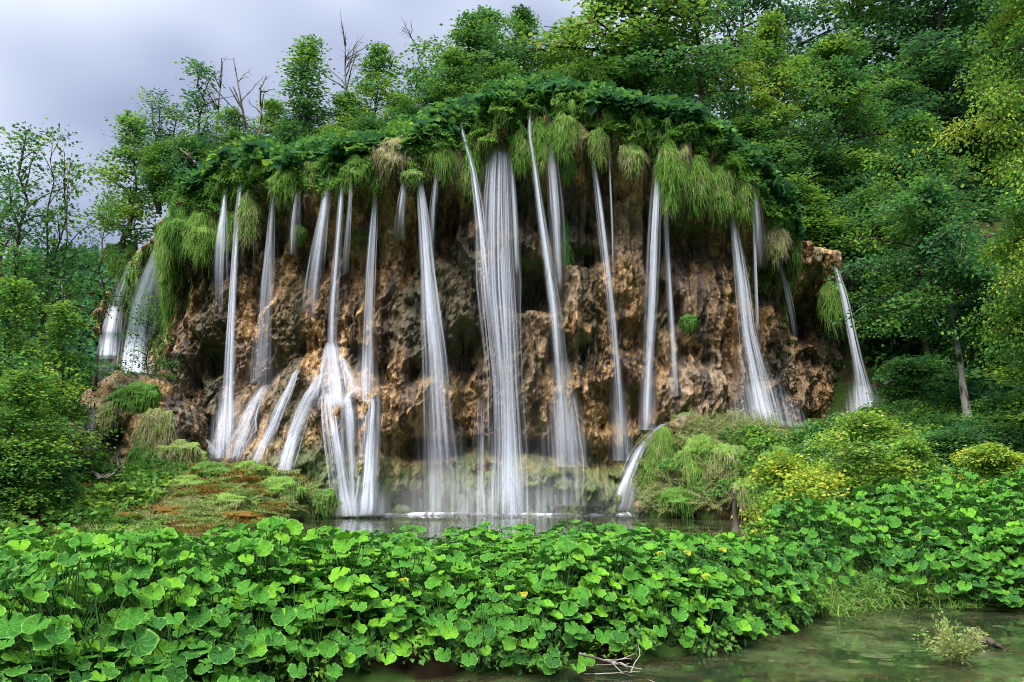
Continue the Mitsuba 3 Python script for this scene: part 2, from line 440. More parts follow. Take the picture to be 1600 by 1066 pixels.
ctrl += [PX(1000, 806, 33.6), PX(1080, 808, 32.6), PX(1150, 806, 31.4), PX(1020, 676, 35.0), PX(1060, 668, 34.6), PX(1120, 674, 34.2), PX(1175, 684, 33.6), PX(1195, 765, 31.2), PX(1110, 705, 33.2), PX(1030, 720, 34.0),
         PX(1200, 690, 33.2), PX(1300, 668, 34), PX(1400, 660, 33.5), PX(1500, 670, 31.5), PX(1600, 672, 30.5), PX(1800, 650, 30), PX(1060, 655, 37.0), PX(1160, 660, 37.6), PX(1260, 655, 38.5), PX(1350, 652, 38.5),
         PX(1250, 765, 27), PX(1350, 785, 22), PX(1450, 795, 20), PX(1600, 795, 18), PX(1250, 835, 20), PX(1350, 862, 16), PX(1500, 872, 14.5), PX(1600, 877, 14), PX(1180, 820, 26), PX(1800, 850, 15), PX(1380, 925, 13),
         PX(1430, 590, 38), PX(1600, 600, 36), PX(1350, 520, 41.5), PX(1450, 500, 42), PX(1600, 480, 42), PX(1800, 450, 42), PX(1600, 350, 50), PX(1400, 360, 50), PX(1280, 350, 46), PX(1200, 300, 44.5),
         PX(1600, 220, 62), PX(1400, 250, 62), PX(1800, 250, 60), (70, 60, 40), (60, 30, 20), (40, 20, 8), (60, 90, 50), (30, 95, 36)]
ctrl += [(x, face_plan(x) + 3.4, z) for x, z in [(-15, 3), (-12.5, 1), (-9, -0.8), (-5, -0.8), (-1, -0.8), (3, -0.8), (6.5, -0.8), (9, 2.5), (12, 3.2), (14.5, 3.3)]]
ctrl += [(x, y, -0.9) for x, y in [(-5.5, 20), (-7, 25), (-7.3, 29), (-6.6, 33), (0, 19), (0, 25), (0, 31), (-4, 34.5), (3, 34), (6.3, 34.6), (6, 21), (7.6, 27), (8.6, 31), (5.4, 34.5)]]
ctrl += [(-8, 35.4, -0.6), (-10, 34.8, 0.2), (-12.5, 35.2, 1.6)]
ctrl += [(x, y, 0.1) for x, y in [(-6, 15), (0, 14), (5, 14), (-8, 10), (-3, 9.5), (-12, 18), (-16, 16), (-10, 24), (-14, 22), (8, 13.5), (3, 10.5)]]
ctrl += [(x, y, -0.6) for x, y in [(0, 6), (4, 7), (8, 10), (12, 10), (2, -6), (10, 0), (18, 8)]] + [(-20, -10, 0.3), (-30, 5, 1.5)]
ctrl += [(-300, 100, 10), (300, 100, 60), (0, 300, 30), (0, -300, 5), (-300, -300, 5), (300, -300, 10)]
ctrl = np.array(ctrl, float)
land = RBFInterpolator(ctrl[:, :2], ctrl[:, 2], kernel='linear')


def ground_z(x, y, fine=True):
    x, y = np.asarray(x, float).ravel(), np.asarray(y, float).ravel()
    near = (np.abs(x) < 95) & (y > -40) & (y < 130)
    z = np.zeros(len(x))
    if near.any():
        z[near] = land(np.stack([x[near], y[near]], 1))
    far = 4 + 6 * (fb(P3(x * 0.012, y * 0.012, 0.0), 3, 41) - 0.5)
    # the wooded hill far behind at the left
    far = far + 50 * np.exp(-(((x + 118) / 48) ** 2 + ((y - 215) / 60) ** 2))
    e = np.maximum(np.maximum(np.abs(x) - 70, y - 95), -15 - y)
    k = sstep(0, 25, e)
    z = z * (1 - k) + far * k
    u = (y - face_plan(x)) / 6.0
    top = rim_z(x) + 0.1 + 3.4 * np.clip(rim_z(x) / 16, 0.3, 1) * np.clip(u, 0, 1) ** 1.25 + np.clip(u - 1, 0, 8) * (-0.25 + 0.22 * np.clip(x - 5, 0, 12))
    z = z + (top - z) * sstep(0.60, 0.68, u) * sstep(-21, -17, x) * sstep(17, 13, x) * sstep(100, 70, y)
    b = bank_dist(x, y)
    flat = (y < 17.5) & (x > -16) & (x < 13)
    bz = np.where(b > 0, 0.30 * np.tanh(b / 0.5), 0.42 * np.tanh(b / 1.0))
    z = np.where(flat & (b > 0) & (x < 6.5), np.minimum(np.maximum(bz, 0.05), 0.32), z)
    inpond = (b < 0) & (y < 36.5) & (x > -8.6) & (x < 30) & ((y < 14) | (x < 9.2))
    z = np.where(inpond & (z < 0.6), np.minimum(bz, np.where(y < 14, 0, z)), z)
    if fine:
        z = z + np.where(z > 0.25, 0.5, 0.12) * (fb(P3(x * 0.7, y * 0.7, 0.0), 3, 42) - 0.5)
    return z


def axis(a, b, h, A, B, m):
    core = np.arange(a, b + h / 2, h)
    return np.concatenate([-(np.geomspace(1, 1 + (a - A), m)[1:] - 1)[::-1] + a, core, b + np.geomspace(1, 1 + (B - b), m)[1:] - 1])


gx, gy = axis(-42, 38, 0.22, -2500, 2500, 46), axis(3, 64, 0.22, -2500, 4000, 50)
GX, GY = np.meshgrid(gx, gy, indexing='ij')
GZ = ground_z(GX, GY).reshape(GX.shape)
scene['ground'] = mikit.ply((P3(GX, GY, GZ).reshape(-1, 3), grid_faces(*GX.shape)), 'soil_bsdf', smooth=True)
tag('ground', 'dark earth banks, slopes and stream bed under the plants', kind='structure')


def gz(x, y):
    return float(ground_z([x], [y])[0])


def ground_hit(px, py, y0=4.0, y1=70.0):
    d = ray(px, py)
    ys = np.arange(y0, y1, 0.05)
    p = EYE + d[None] * (ys / d[1])[:, None]
    k = np.argmax(ground_z(p[:, 0], p[:, 1], False) >= p[:, 2])
    return p[k]


# ------------------------------------------------------------------ the water
wx, wy = np.linspace(-60, 60, 61), np.linspace(-30, 41, 40)
WX, WY = np.meshgrid(wx, wy, indexing='ij')
scene['pool_water'] = mikit.ply((P3(WX, WY, 0 * WX).reshape(-1, 3), grid_faces(*WX.shape)), 'water_bsdf')
tag('pool_water', 'calm dark green water of the plunge pool and the clear shallows in front', kind='structure')

# ------------------------------------------------------------------ trees: archetypes grown once, planted many times
def grow(seed, H=9.0, R=2.6, stems=1, base=0.3, prim=26, sec=6, twig=4, per=13, leaf=0.16, slim=0.42, flat=0.5, up=0.5, top=0.9, rad=0.13, bend=0.6, spray=0.27, tint=0.4, tvar=0.12, pale=0.0, lean=0.0, skip=0.0):
    rng = np.random.default_rng(seed)
    wood, crown = MB(), MB()
    wuv = (pale, 0.0)
    C, Dr, Tn = [], [], []
    for s in range(stems):
        h = H * (1 if s == 0 else rng.uniform(0.7, 0.97))
        a0, off = rng.uniform(0, 6.28), (0 if stems == 1 else rng.uniform(0.12, 0.3) * R)
        k = 14
        tz = np.linspace(0, 1, k)
        wob = np.cumsum(rng.normal(0, bend * 0.13, (k, 2)), 0)
        wob -= wob[0] + (wob[-1] - wob[0]) * tz[:, None] * 0.6
        ax = np.stack([wob[:, 0] + math.cos(a0) * off * tz ** 0.8 * (1.6 if stems > 1 else 0) + lean * h * tz ** 1.3, wob[:, 1] + math.sin(a0) * off * tz ** 0.8 * (1.6 if stems > 1 else 0), tz * h], 1)
        r = rad * (1 if stems == 1 else 0.72) * (1 - 0.9 * tz) * (1 + 0.6 * np.exp(-tz * 18))
        pts = ax.copy()
        pts[0, 2] -= 0.5
        wood.tube(pts, r, 7, wuv)
        np_ = prim // stems if stems > 1 else prim
        for i in range(np_):
            t = base + (1 - base) * ((i + rng.uniform(0, 1)) / np_) ** 1.12
            b = np.array([np.interp(t, tz, ax[:, j]) for j in range(3)])
            q = (t - base) / (1 - base)
            prof = (0.45 + 0.55 * math.sin(math.pi * min(1, 0.18 + 0.9 * q))) * (1 - 0.75 * max(0, q - top) / max(1e-3, 1 - top)) * (1 if q < 0.85 else 0.75)
            Lb = R * prof * rng.uniform(0.4, 1.25)
            az = i * 2.4 + rng.normal(0, 0.5) + s
            el = up * rng.uniform(0.4, 1.3) + 0.7 * q * q
            dv = np.array([math.cos(az) * math.cos(el), math.sin(az) * math.cos(el), math.sin(el)])
            m = 7
            tb = np.linspace(0, 1, m)
            bp = b + dv * (Lb * tb)[:, None] + np.array([0, 0, -1.0]) * (0.28 * Lb * tb ** 2)[:, None] + np.cumsum(rng.normal(0, 0.035 * Lb / 2, (m, 3)), 0) * tb[:, None]
            r0 = max(0.012, np.interp(t, tz, r) * 0.55)
            wood.tube(bp, r0 * (1 - 0.85 * tb) + 0.005, 4, wuv)
            if rng.random() < skip:
                continue
            ptint = rng.normal(0, tvar)
            for j in range(max(2, int(round(sec * (1.1 - 0.55 * q))))):
                u = 0.22 + 0.78 * (j + rng.uniform(0, 1)) / sec
                o = np.array([np.interp(u, tb, bp[:, e]) for e in range(3)])
                sd = dv * 0.55 + unit(rng.normal(0, 1, 3) * [1, 1, flat]) * 0.95
                sd = unit(sd * [1, 1, 0.8])
                Ls = 0.42 * Lb * rng.uniform(0.5, 1.2) * (1.15 - 0.5 * u) + 0.18
                ts = np.linspace(0, 1, 4)
                sp = o + sd * (Ls * ts)[:, None] + np.array([0, 0, -0.22 * Ls]) * (ts ** 2)[:, None]
                wood.tube(sp, 0.4 * r0 * (1 - 0.8 * ts) + 0.004, 3, wuv)
                for e in range(twig):
                    w = (e + rng.uniform(0.2, 1)) / twig
                    c = np.array([np.interp(w, ts, sp[:, g]) for g in range(3)])
                    C.append(c + rng.normal(0, 0.07, 3))
                    Dr.append(sd)
                    Tn.append(ptint + rng.normal(0, 0.05))
    C, Dr, Tn = np.array(C), np.array(Dr), np.array(Tn)
    n = len(C) * per
    c = np.repeat(C, per, 0)
    d = np.repeat(Dr, per, 0)
    spread = rng.normal(0, 1, (n, 3)) * [spray, spray, spray * 0.42 * (0.5 + flat)]
    spread[:, 2] -= 0.12 * (spread[:, 0] ** 2 + spread[:, 1] ** 2) / spray
    c = c + spread
    dd = unit(unit(spread * [1, 1, 0.5]) + 0.7 * d + rng.normal(0, 0.3, (n, 3)) - [0, 0, 0.08])
    nn = unit(np.array([0, 0, 1.0]) + rng.normal(0, 0.42, (n, 3)) + 0.35 * unit(c - [0, 0, H * 0.45]) * [1, 1, 0.2])
    L = leaf * rng.uniform(0.65, 1.3, n)
    uv = np.stack([rng.uniform(0, 1, n), np.clip(tint + np.repeat(Tn, per), 0, 1)], 1)
    crown.leaves(c, dd, nn, L, L * slim, 0.2, uv)
    return wood, crown


SPECIES = {}


def species(name, **kw):
    wood, crown = grow(**kw)
    scene[name + '_grown'] = {'type': 'shapegroup', 'trunk': wood.ply('bark_bsdf', True), 'crown': crown.ply('leaf_bsdf')}
    SPECIES[name] = (kw.get('H', 9.0), kw.get('R', 2.6))


species('airy', seed=1, H=10, R=2.0, base=0.38, prim=26, sec=5, twig=3, per=9, leaf=0.15, tint=0.40, rad=0.13, bend=1.0, up=0.7, skip=0.25)
species('airy_pair', seed=2, H=10, R=2.2, stems=3, base=0.42, prim=34, sec=5, twig=3, per=8, leaf=0.15, tint=0.45, rad=0.13, bend=1.1, up=0.8, skip=0.2)
species('sparse', seed=21, H=9, R=1.8, base=0.35, prim=22, sec=4, twig=3, per=7, leaf=0.14, tint=0.40, rad=0.09, bend=1.0, up=0.6, skip=0.4)
species('fresh', seed=3, H=8, R=2.4, base=0.08, prim=30, sec=6, twig=4, per=11, leaf=0.17, tint=0.57, rad=0.11, bend=0.9, up=0.6)
species('column', seed=4, H=8, R=1.1, base=0.04, prim=34, sec=5, twig=3, per=13, leaf=0.15, tint=0.5, up=0.9, rad=0.1)
species('broad', seed=5, H=11, R=4.0, stems=2, base=0.22, prim=40, sec=8, twig=5, per=13, leaf=0.19, tint=0.40, tvar=0.1, rad=0.24, bend=1.0, spray=0.32)
species('broad_bright', seed=6, H=13, R=5.0, base=0.25, prim=44, sec=8, twig=5, per=11, leaf=0.22, tint=0.58, tvar=0.12, rad=0.36, bend=1.3, spray=0.34, flat=0.4)
species('dark', seed=7, H=15, R=4.6, base=0.15, prim=46, sec=8, twig=5, per=11, leaf=0.21, tint=0.30, tvar=0.15, rad=0.26, up=0.3, flat=0.3, spray=0.36)
species('mid', seed=8, H=11, R=3.4, base=0.2, prim=40, sec=8, twig=5, per=10, leaf=0.18, tint=0.44, tvar=0.17, rad=0.2, up=0.35, flat=0.4)
species('yellow', seed=9, H=11, R=3.2, base=0.25, prim=36, sec=7, twig=4, per=12, leaf=0.2, tint=0.72, tvar=0.1, rad=0.17, up=0.4, flat=0.4)
species('leaning', seed=10, H=9, R=3.6, base=0.42, prim=40, sec=8, twig=5, per=13, leaf=0.17, tint=0.32, tvar=0.08, rad=0.17, up=0.35, flat=0.4, pale=0.75, lean=-0.12)
species('edge', seed=11, H=14, R=3.6, base=0.26, prim=54, sec=8, twig=5, per=24, leaf=0.115, tint=0.62, tvar=0.12, rad=0.16, up=0.1, flat=0.2, spray=0.3)
species('bush', seed=12, H=3.2, R=1.7, stems=5, base=0.08, prim=40, sec=6, twig=4, per=12, leaf=0.13, tint=0.38, tvar=0.1, rad=0.05, up=0.7, spray=0.24)
species('bush_fresh', seed=13, H=3.2, R=1.7, stems=4, base=0.08, prim=40, sec=6, twig=4, per=12, leaf=0.13, tint=0.55, tvar=0.1, rad=0.05, up=0.6, spray=0.24)
species('maple', seed=14, H=3.0, R=1.5, base=0.28, prim=24, sec=6, twig=4, per=17, leaf=0.085, slim=0.6, tint=0.74, tvar=0.08, rad=0.05, up=0.35, flat=0.3, spray=0.22, pale=0.4)
species('golden', seed=15, H=2.2, R=1.5, stems=3, base=0.1, prim=30, sec=6, twig=4, per=26, leaf=0.085, slim=0.6, tint=0.82, tvar=0.08, rad=0.04, up=0.4, flat=0.4, spray=0.22)
species('bluish', seed=16, H=3.0, R=1.6, stems=4, base=0.1, prim=34, sec=6, twig=4, per=14, leaf=0.11, tint=0.3, tvar=0.08, rad=0.05, up=0.7, spray=0.22)

TREES = [
    # px, top py, width px, Y, species, name, label, [base px]
    (48, 203, 150, 30, 'airy', 'tree', 'tall airy tree at the left edge with thin dark trunk against the sky', 0),
    (105, 222, 120, 32, 'airy_pair', 'tree', 'slender several-stemmed tree second from the left edge, trunks forking low', 0),
    (10, 262, 130, 36, 'airy', 'tree', 'thin tree cut by the left edge behind the tallest airy tree', 0),
    (172, 285, 70, 34.5, 'sparse', 'tree', 'sparse thin tree in front of the leftmost cascade with dark straight trunk', (0, 592)),
    (205, 182, 110, 46, 'fresh', 'tree', 'small light green tree on the mossy left shoulder of the cliff', (0, 390)),
    (262, 150, 90, 44.5, 'airy_pair', 'tree', 'leafy many-stemmed tree between the left shoulder and the bare snags', (0, 325)),
    (318, 100, 110, 45, 'airy', 'tree', 'open tree with upright twigs rising beside the two bare snags', 0),
    (360, 172, 90, 42.5, 'fresh', 'shrub', 'pale flowering shrub at the cliff edge under the bare snags', 0),
    (425, 160, 80, 43.5, 'fresh', 'tree', 'low leafy tree right of the bare snags on the cliff rim', 0),
    (490, 68, 62, 43.5, 'column', 'tree', 'narrow column-shaped tree on the cliff rim left of a bare twiggy snag', 0),
    (545, 150, 90, 44, 'fresh', 'tree', 'low round tree on the rim right of the column-shaped tree', 0),
    (595, 76, 100, 45, 'fresh', 'tree', 'medium loose tree on the rim left of the big dense tree', 0),
    (640, 170, 80, 43, 'bush', 'shrub', 'dark shrub on the rim at the foot of the big dense tree', 0),
    (735, 2, 200, 47, 'broad', 'tree', 'big dense dark green tree over the middle of the cliff', 0),
    (712, 82, 90, 43, 'fresh', 'tree', 'small pointed light green tree in front of the big dense tree', 0),
    (815, 20, 110, 50, 'mid', 'tree', 'thin tree between the big dense tree and the bright spreading tree', 0),
    (985, -75, 330, 49, 'broad_bright', 'tree', 'largest bright green spreading tree with thick dark trunk above the rim', 0),
    (890, 40, 130, 54, 'yellow', 'tree', 'yellowish tree half hidden behind the left limbs of the largest bright tree', 0),
    (1082, -60, 160, 47, 'airy', 'tree', 'tree with bent dark trunk at the right end of the rim', 0),
    (1200, 28, 150, 48, 'yellow', 'tree', 'yellow-green tree with light tips above the right shoulder of the cliff', 0),
    (1150, -110, 210, 58, 'dark', 'tree', 'tall dark tree behind the yellow-green tree of the right shoulder', 0),
    (1305, 58, 190, 46, 'mid', 'tree', 'mid green tree with curved dark forked trunk on the right slope', 0),
    (1330, -160, 300, 62, 'dark', 'tree', 'tall dark tree rising behind the curved-trunk tree', 0),
    (1455, -130, 280, 54, 'dark', 'tree', 'broad dark bluish tree high on the right slope', 0),
    (1560, -160, 260, 58, 'dark', 'tree', 'dark tall tree behind the bright layered tree at the right edge', 0),
    (1425, 182, 175, 38, 'mid', 'tree', 'green tree with light stems midway up the right slope', 0),
    (1400, 130, 170, 50, 'dark', 'tree', 'shaded tree behind the light-stemmed tree of the right slope', 0),
    (1250, 215, 140, 46, 'mid', 'tree', 'rounded tree just right of the rightmost rim moss', 0),
    (1175, 180, 110, 47, 'mid', 'tree', 'small tree standing behind the right end of the rim', 0),
    (1470, 300, 215, 31.5, 'leaning', 'tree', 'tree with pale mossy leaning trunk beside the rightmost waterfall', 1512),
    (1590, -140, 230, 22, 'edge', 'tree', 'bright yellow-green layered tree along the right edge of the view', 0),
    (1600, 470, 130, 26, 'fresh', 'tree', 'low bright tree at the right edge below the layered tree', 0),
    (250, 225, 70, 43.5, 'bush_fresh', 'shrub', 'leafy shrub on the left corner of the rim above the leftmost cascade', (0, 300)),
    (300, 215, 80, 43, 'bush', 'shrub', 'dense shrub behind the left corner moss', 0),
    (385, 205, 60, 42.5, 'bush', 'shrub', 'low dark shrub beside the pale broken snag', 0),
    (455, 190, 70, 42.5, 'bush', 'shrub', 'dark shrub left of the foot of the column-shaped tree', 0),
    (520, 200, 70, 42, 'bush_fresh', 'shrub', 'low shrub right of the foot of the column-shaped tree', 0),
    (575, 190, 70, 42.5, 'bush', 'shrub', 'shrub on the rim above the paired falls', 0),
    (625, 150, 80, 43.5, 'fresh', 'tree', 'young tree right of the medium loose tree on the rim', 0),
    (680, 130, 90, 43, 'mid', 'tree', 'low tree at the left foot of the big dense tree', 0),
    (770, 110, 80, 44, 'bush_fresh', 'shrub', 'bright shrub on the crest behind the highest fall', 0),
    (860, 115, 90, 45, 'bush', 'shrub', 'shrub on the crest right of the highest fall', 0),
    (930, 110, 80, 45.5, 'bush_fresh', 'shrub', 'fresh shrub on the crest under the largest bright tree', 0),
    (1040, 120, 90, 45, 'bush', 'shrub', 'dark shrub on the crest beside the tree with bent trunk', 0),
    (172, 568, 70, 36.2, 'bush', 'shrub', 'dark shrub at the foot of the faint left veil', (0, 612)),
    (238, 585, 60, 35.8, 'bush_fresh', 'shrub', 'small shrub at the foot of the leftmost wide cascade', (0, 620)),
    (1245, 292, 110, 41.5, 'bush_fresh', 'shrub', 'fresh green shrub hanging over the cliff right of the last rim fall', (0, 370)),
    (1295, 345, 120, 41, 'bush_fresh', 'shrub', 'bright shrub directly above the rightmost waterfall', (0, 418)),
    (1352, 300, 110, 42, 'bush', 'shrub', 'dark green shrub up right of the rightmost waterfall', (0, 430)),
    (1385, 410, 110, 39, 'bush', 'shrub', 'shaded shrub on the slope right of the rightmost waterfall', (0, 535)),
    (1560, 385, 130, 36, 'bush', 'shrub', 'dark shrub behind the pale leaning trunk', 0),
    (1600, 300, 150, 40, 'mid', 'tree', 'shaded tree between the leaning trunk tree and the right edge', 0),
    (28, 442, 150, 27, 'fresh', 'shrub', 'bright feathery shrub at the left edge below the airy trees', 0),
    (100, 478, 140, 29, 'fresh', 'shrub', 'mid green shrub right of the bright feathery one on the left bank', 0),
    (40, 585, 170, 25, 'fresh', 'shrub', 'large dark green shrub low at the left edge', 0),
    (82, 612, 80, 27, 'fresh', 'shrub', 'light green shrub beside the broken pale stump', 0),
    (15, 690, 120, 24, 'bush_fresh', 'shrub', 'lowest dark shrub in the left corner above the broad leaves', 0),
    (80, 700, 90, 26.5, 'bluish', 'shrub', 'bluish low shrub under the light shrub on the left bank', 0),
    (232, 465, 75, 34.5, 'sparse', 'tree', 'small crooked tree growing on the root mound before the left cascade', 0),
    (1356, 655, 130, 20.5, 'maple', 'tree', 'young yellow-green maple with short pale stem on the right bank', 0),
    (1240, 722, 150, 20, 'golden', 'shrub', 'golden shrub left of the young maple', 0),
    (1562, 702, 120, 19, 'golden', 'shrub', 'golden yellow shrub at the right edge of the right bank', 0),
    (1480, 672, 130, 23.5, 'bluish', 'shrub', 'bluish green bush right of the young maple', 0),
    (1420, 690, 90, 22, 'bush_fresh', 'shrub', 'light green bush between the young maple and the bluish bush', 0),
    (1590, 615, 120, 27, 'bush', 'shrub', 'dark bush at the right edge above the golden shrub', 0),
    (1540, 660, 90, 25, 'bush', 'shrub', 'mid green bush below the foot of the leaning trunk', 0),
    (1420, 560, 90, 36.5, 'bush', 'shrub', 'low shrub at the foot of the slope right of the rightmost waterfall', 0),
]
rngT = np.random.default_rng(77)
for px, py, wpx, Y, sp, nm, lab, bpx in TREES:
    top = at(px, py, Y)
    bpy = bpx[1] if isinstance(bpx, tuple) else 0
    bpx = 0 if bpy else bpx
    x = at(bpx, 660, Y)[0] if bpx else top[0]
    z0 = gz(x, Y) - 0.05
    if -23 < x < 13 and Y > face_plan(x):
        z0 = max(z0, float(rim_z(x)) + 0.3)
    z0 = at(px, bpy, Y)[2] if bpy else z0
    H, R = SPECIES[sp]
    h = max(top[2] - z0, 0.8)
    w = wpx * Y / F
    k = numbered(nm)
    scene[k] = inst(sp + '_grown', xform((x, Y, z0), rngT.uniform(0, 6.28) if not bpx else 0.15, max(w / (2 * R) * (1.2 if wpx > 140 or nm != 'tree' else 1.4), 0.6 * h / H), h / H))
    tag(k, lab, nm)

# far wooded hill and forest masses that nobody could count
farw = MB()
rng = np.random.default_rng(5)
fx, fy = rng.uniform(-230, -40, 2600), rng.uniform(120, 260, 2600)
fz = ground_z(fx, fy)
for a, b, c in zip(fx, fy, fz):
    m = 16
    o = unit(rng.normal(0, 1, (m, 3))) * [2.2, 2.2, 2.8] * rng.uniform(0.7, 1.2) + [a, b, c + 3]
    d = unit(rng.normal(0, 1, (m, 3)))
    farw.leaves(o, d, unit(rng.normal(0, 0.5, (m, 3)) + [0, -0.5, 1]), 1.9, 0.8, 0.2, np.stack([rng.uniform(0, 1, m), np.full(m, np.clip(0.14 + rng.normal(0, 0.06), 0, 1))], 1))
scene['distant_woods'] = farw.ply('leaf_bsdf')
tag('distant_woods', 'dark wooded hill far behind the trees at the left', 'woods', kind='stuff')

# ------------------------------------------------------------------ bare snags and stumps
def snag(seed, base, top, r, forks, pale):
    rng = np.random.default_rng(seed)
    b = MB()
    base, top = np.array(base), np.array(top)
    h = np.linalg.norm(top - base)
    t = np.linspace(0, 1, 10)
    ax = base + (top - base) * t[:, None] + np.cumsum(rng.normal(0, 0.035, (10, 3)), 0) * [1, 1, 0.2]
    b.tube(ax, r * (1 - 0.85 * t) + 0.012, 6, (pale, 0))
    for i in range(forks):
        u = rng.uniform(0.4, 0.95)
        o = np.array([np.interp(u, t, ax[:, j]) for j in range(3)])
        d = unit(np.array([rng.normal(0, 0.6), rng.normal(0, 0.6), 0.9]))
        L = h * rng.uniform(0.14, 0.34)
        s = np.linspace(0, 1, 5)
        p = o + d * (L * s)[:, None] + np.cumsum(rng.normal(0, 0.03, (5, 3)), 0)
        b.tube(p, 0.45 * r * (1 - 0.7 * s) + 0.008, 4, (pale, 0))
        for j in range(3):
            q = p[rng.integers(1, 5)]
            dd = unit(d + rng.normal(0, 0.55, 3))
            b.tube([q, q + dd * L * 0.2, q + dd * L * 0.4 + [0, 0, 0.05]], [0.014, 0.011, 0.006], 3, (pale, 0))
    return b


for i, (bx, by, tx, ty, Y, r, fk, lab) in enumerate([
        (392, 262, 371, 93, 42, .085, 5, 'taller bare snag with forked top standing on the left rim'),
        (335, 235, 349, 95, 43.5, .07, 6, 'thin bare snag left of the taller forked one'),
        (402, 262, 410, 135, 42, .1, 8, 'pale broken snag with fine twigs right of the taller forked one'),
        (540, 220, 538, 50, 44.5, .08, 12, 'bare twiggy dead tree right of the column-shaped tree'),
        (668, 120, 640, 45, 48, .05, 6, 'bare branches sticking out of the big dense tree')]):
    k = numbered('dead_tree')
    scene[k] = snag(50 + i, at(bx, by, Y), at(tx, ty, Y), r, fk, 0.35).ply('bark_bsdf', True)
    tag(k, lab, 'dead tree')

# ------------------------------------------------------------------ broad-leaved butterbur
def butterbur_leaf(rng, R, idx):
    """one kidney-round leaf with a notch at the stalk, wavy toothed rim and radial folds; uv holds its own plan"""
    na, rings = 26, [0.0, 0.32, 0.62, 0.86, 1.0]
    a = np.linspace(-math.pi + 0.20, math.pi - 0.20, na)
    lobe = 1 - 0.16 * np.exp(-((np.abs(a) - math.pi) / 0.5) ** 2) + 0.05 * np.cos(a * 7 + rng.uniform(0, 6)) + 0.03 * np.cos(a * 13 + 1)
    cup, roll, fold = rng.uniform(0.0, 0.6), rng.normal(0, 0.16), rng.uniform(0.03, 0.085)
    ph = rng.uniform(0, 6.28, 3)
    v, uv = [], []
    for q in rings:
        rr = q * lobe
        x, y = rr * np.sin(a), rr * np.cos(a)
        z = cup * q ** 2 + fold * q * np.cos(a * 10) + 0.10 * q ** 2 * np.sin(a * 3 + ph[0]) + 0.08 * q ** 3 * np.sin(a * 5 + ph[1]) + roll * x * y - 0.16 * q ** 3 * (0.5 + 0.5 * np.sin(a * 2 + ph[2])) - 0.05 * (1 - q) ** 2
        v.append(np.stack([x, y, z], 1))
        uv.append(np.stack([x, y], 1))
    v, uv = np.vstack(v) * R, np.vstack(uv)
    f = grid_faces(len(rings), na)[:, ::-1]
    return v, f, np.clip(uv * 0.42 + 0.5, 0.001, 0.999) + [idx % 40, idx // 40 + rng.integers(0, 900)]


def frame(n, d):
    n = unit(n)
    d = unit(d - n * np.dot(d, n))
    return np.stack([np.cross(d, n), d, n], 1)


LEAF_NO = [0]


def butterbur_plant(seed, n, R0, spread, hlo, hhi, face=0.0):
    """n leaves on stalks; face > 0 turns the leaves and lowers them towards -y (a plant on the open edge)"""
    rng = np.random.default_rng(seed)
    g, st = {'type': 'shapegroup'}, MB()
    for i in range(n):
        LEAF_NO[0] += 1
        az = i * 2.4 + rng.normal(0, 0.4)
        rr = spread * math.sqrt((i + 0.5) / n)
        h = hhi - (hhi - hlo) * (rr / spread) ** 1.5 * rng.uniform(0.5, 1.1)
        p = np.array([rr * math.cos(az), rr * math.sin(az), h])
        tilt = np.array([math.cos(az), math.sin(az), 0]) * rng.uniform(0.05, 0.7) + rng.normal(0, 0.26, 3) * [1, 1, 0]
        nrm = np.array([0, 0, 1.0]) + tilt + np.array([0, -1.0, 0]) * face * rng.uniform(0.5, 1.3)
        if face and p[1] < 0:
            p[2] = h * rng.uniform(0.25, 1.0)
        out = np.array([math.cos(az), math.sin(az), -0.35]) + rng.normal(0, 0.35, 3) + np.array([0, -1.0, -0.5]) * face
        v, f, uv = butterbur_leaf(rng, R0 * rng.uniform(0.55, 1.3), LEAF_NO[0])
        v = v @ frame(nrm, out).T + p
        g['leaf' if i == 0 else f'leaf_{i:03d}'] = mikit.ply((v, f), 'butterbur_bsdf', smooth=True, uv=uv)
        t = np.linspace(0, 1, 5)
        base = rng.normal(0, 0.05, 3) * [1, 1, 0]
        pts = base + (p - base) * np.stack([t ** 1.5, t ** 1.5, t], 1)
        st.tube(pts, np.full(5, 0.006) * (1.2 - 0.4 * t), 4, (0, 0.22))
    g['stalk'] = st.ply('moss_bsdf', True)
    return g


def one_mesh(group):
    """the leaves of a plant joined, for plants in a mass"""
    V_, F_, U_, n_ = [], [], [], 0
    for k_, d_ in scene[group].items():
        if k_.startswith('leaf'):
            v, f, _, uv, _ = meshkit.WRITTEN[d_['filename']]
            V_.append(v); F_.append(f + n_); U_.append(uv); n_ += len(v)
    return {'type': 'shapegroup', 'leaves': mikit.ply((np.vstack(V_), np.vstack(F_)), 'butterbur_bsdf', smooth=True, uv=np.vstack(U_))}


KINDS_IN, KINDS_EDGE = [], []
for i in range(9):
    scene[f'butterbur_inner_{i}'] = butterbur_plant(200 + i, 25, 0.096, 0.46, 0.45, 0.98)
    KINDS_IN.append(f'butterbur_inner_{i}')
    scene[f'butterbur_inner_{i}_mass'] = one_mesh(f'butterbur_inner_{i}')
for i in range(6):
    scene[f'butterbur_edge_{i}'] = butterbur_plant(300 + i, 31, 0.090, 0.54, 0.06, 0.92, 0.75)
    KINDS_EDGE.append(f'butterbur_edge_{i}')

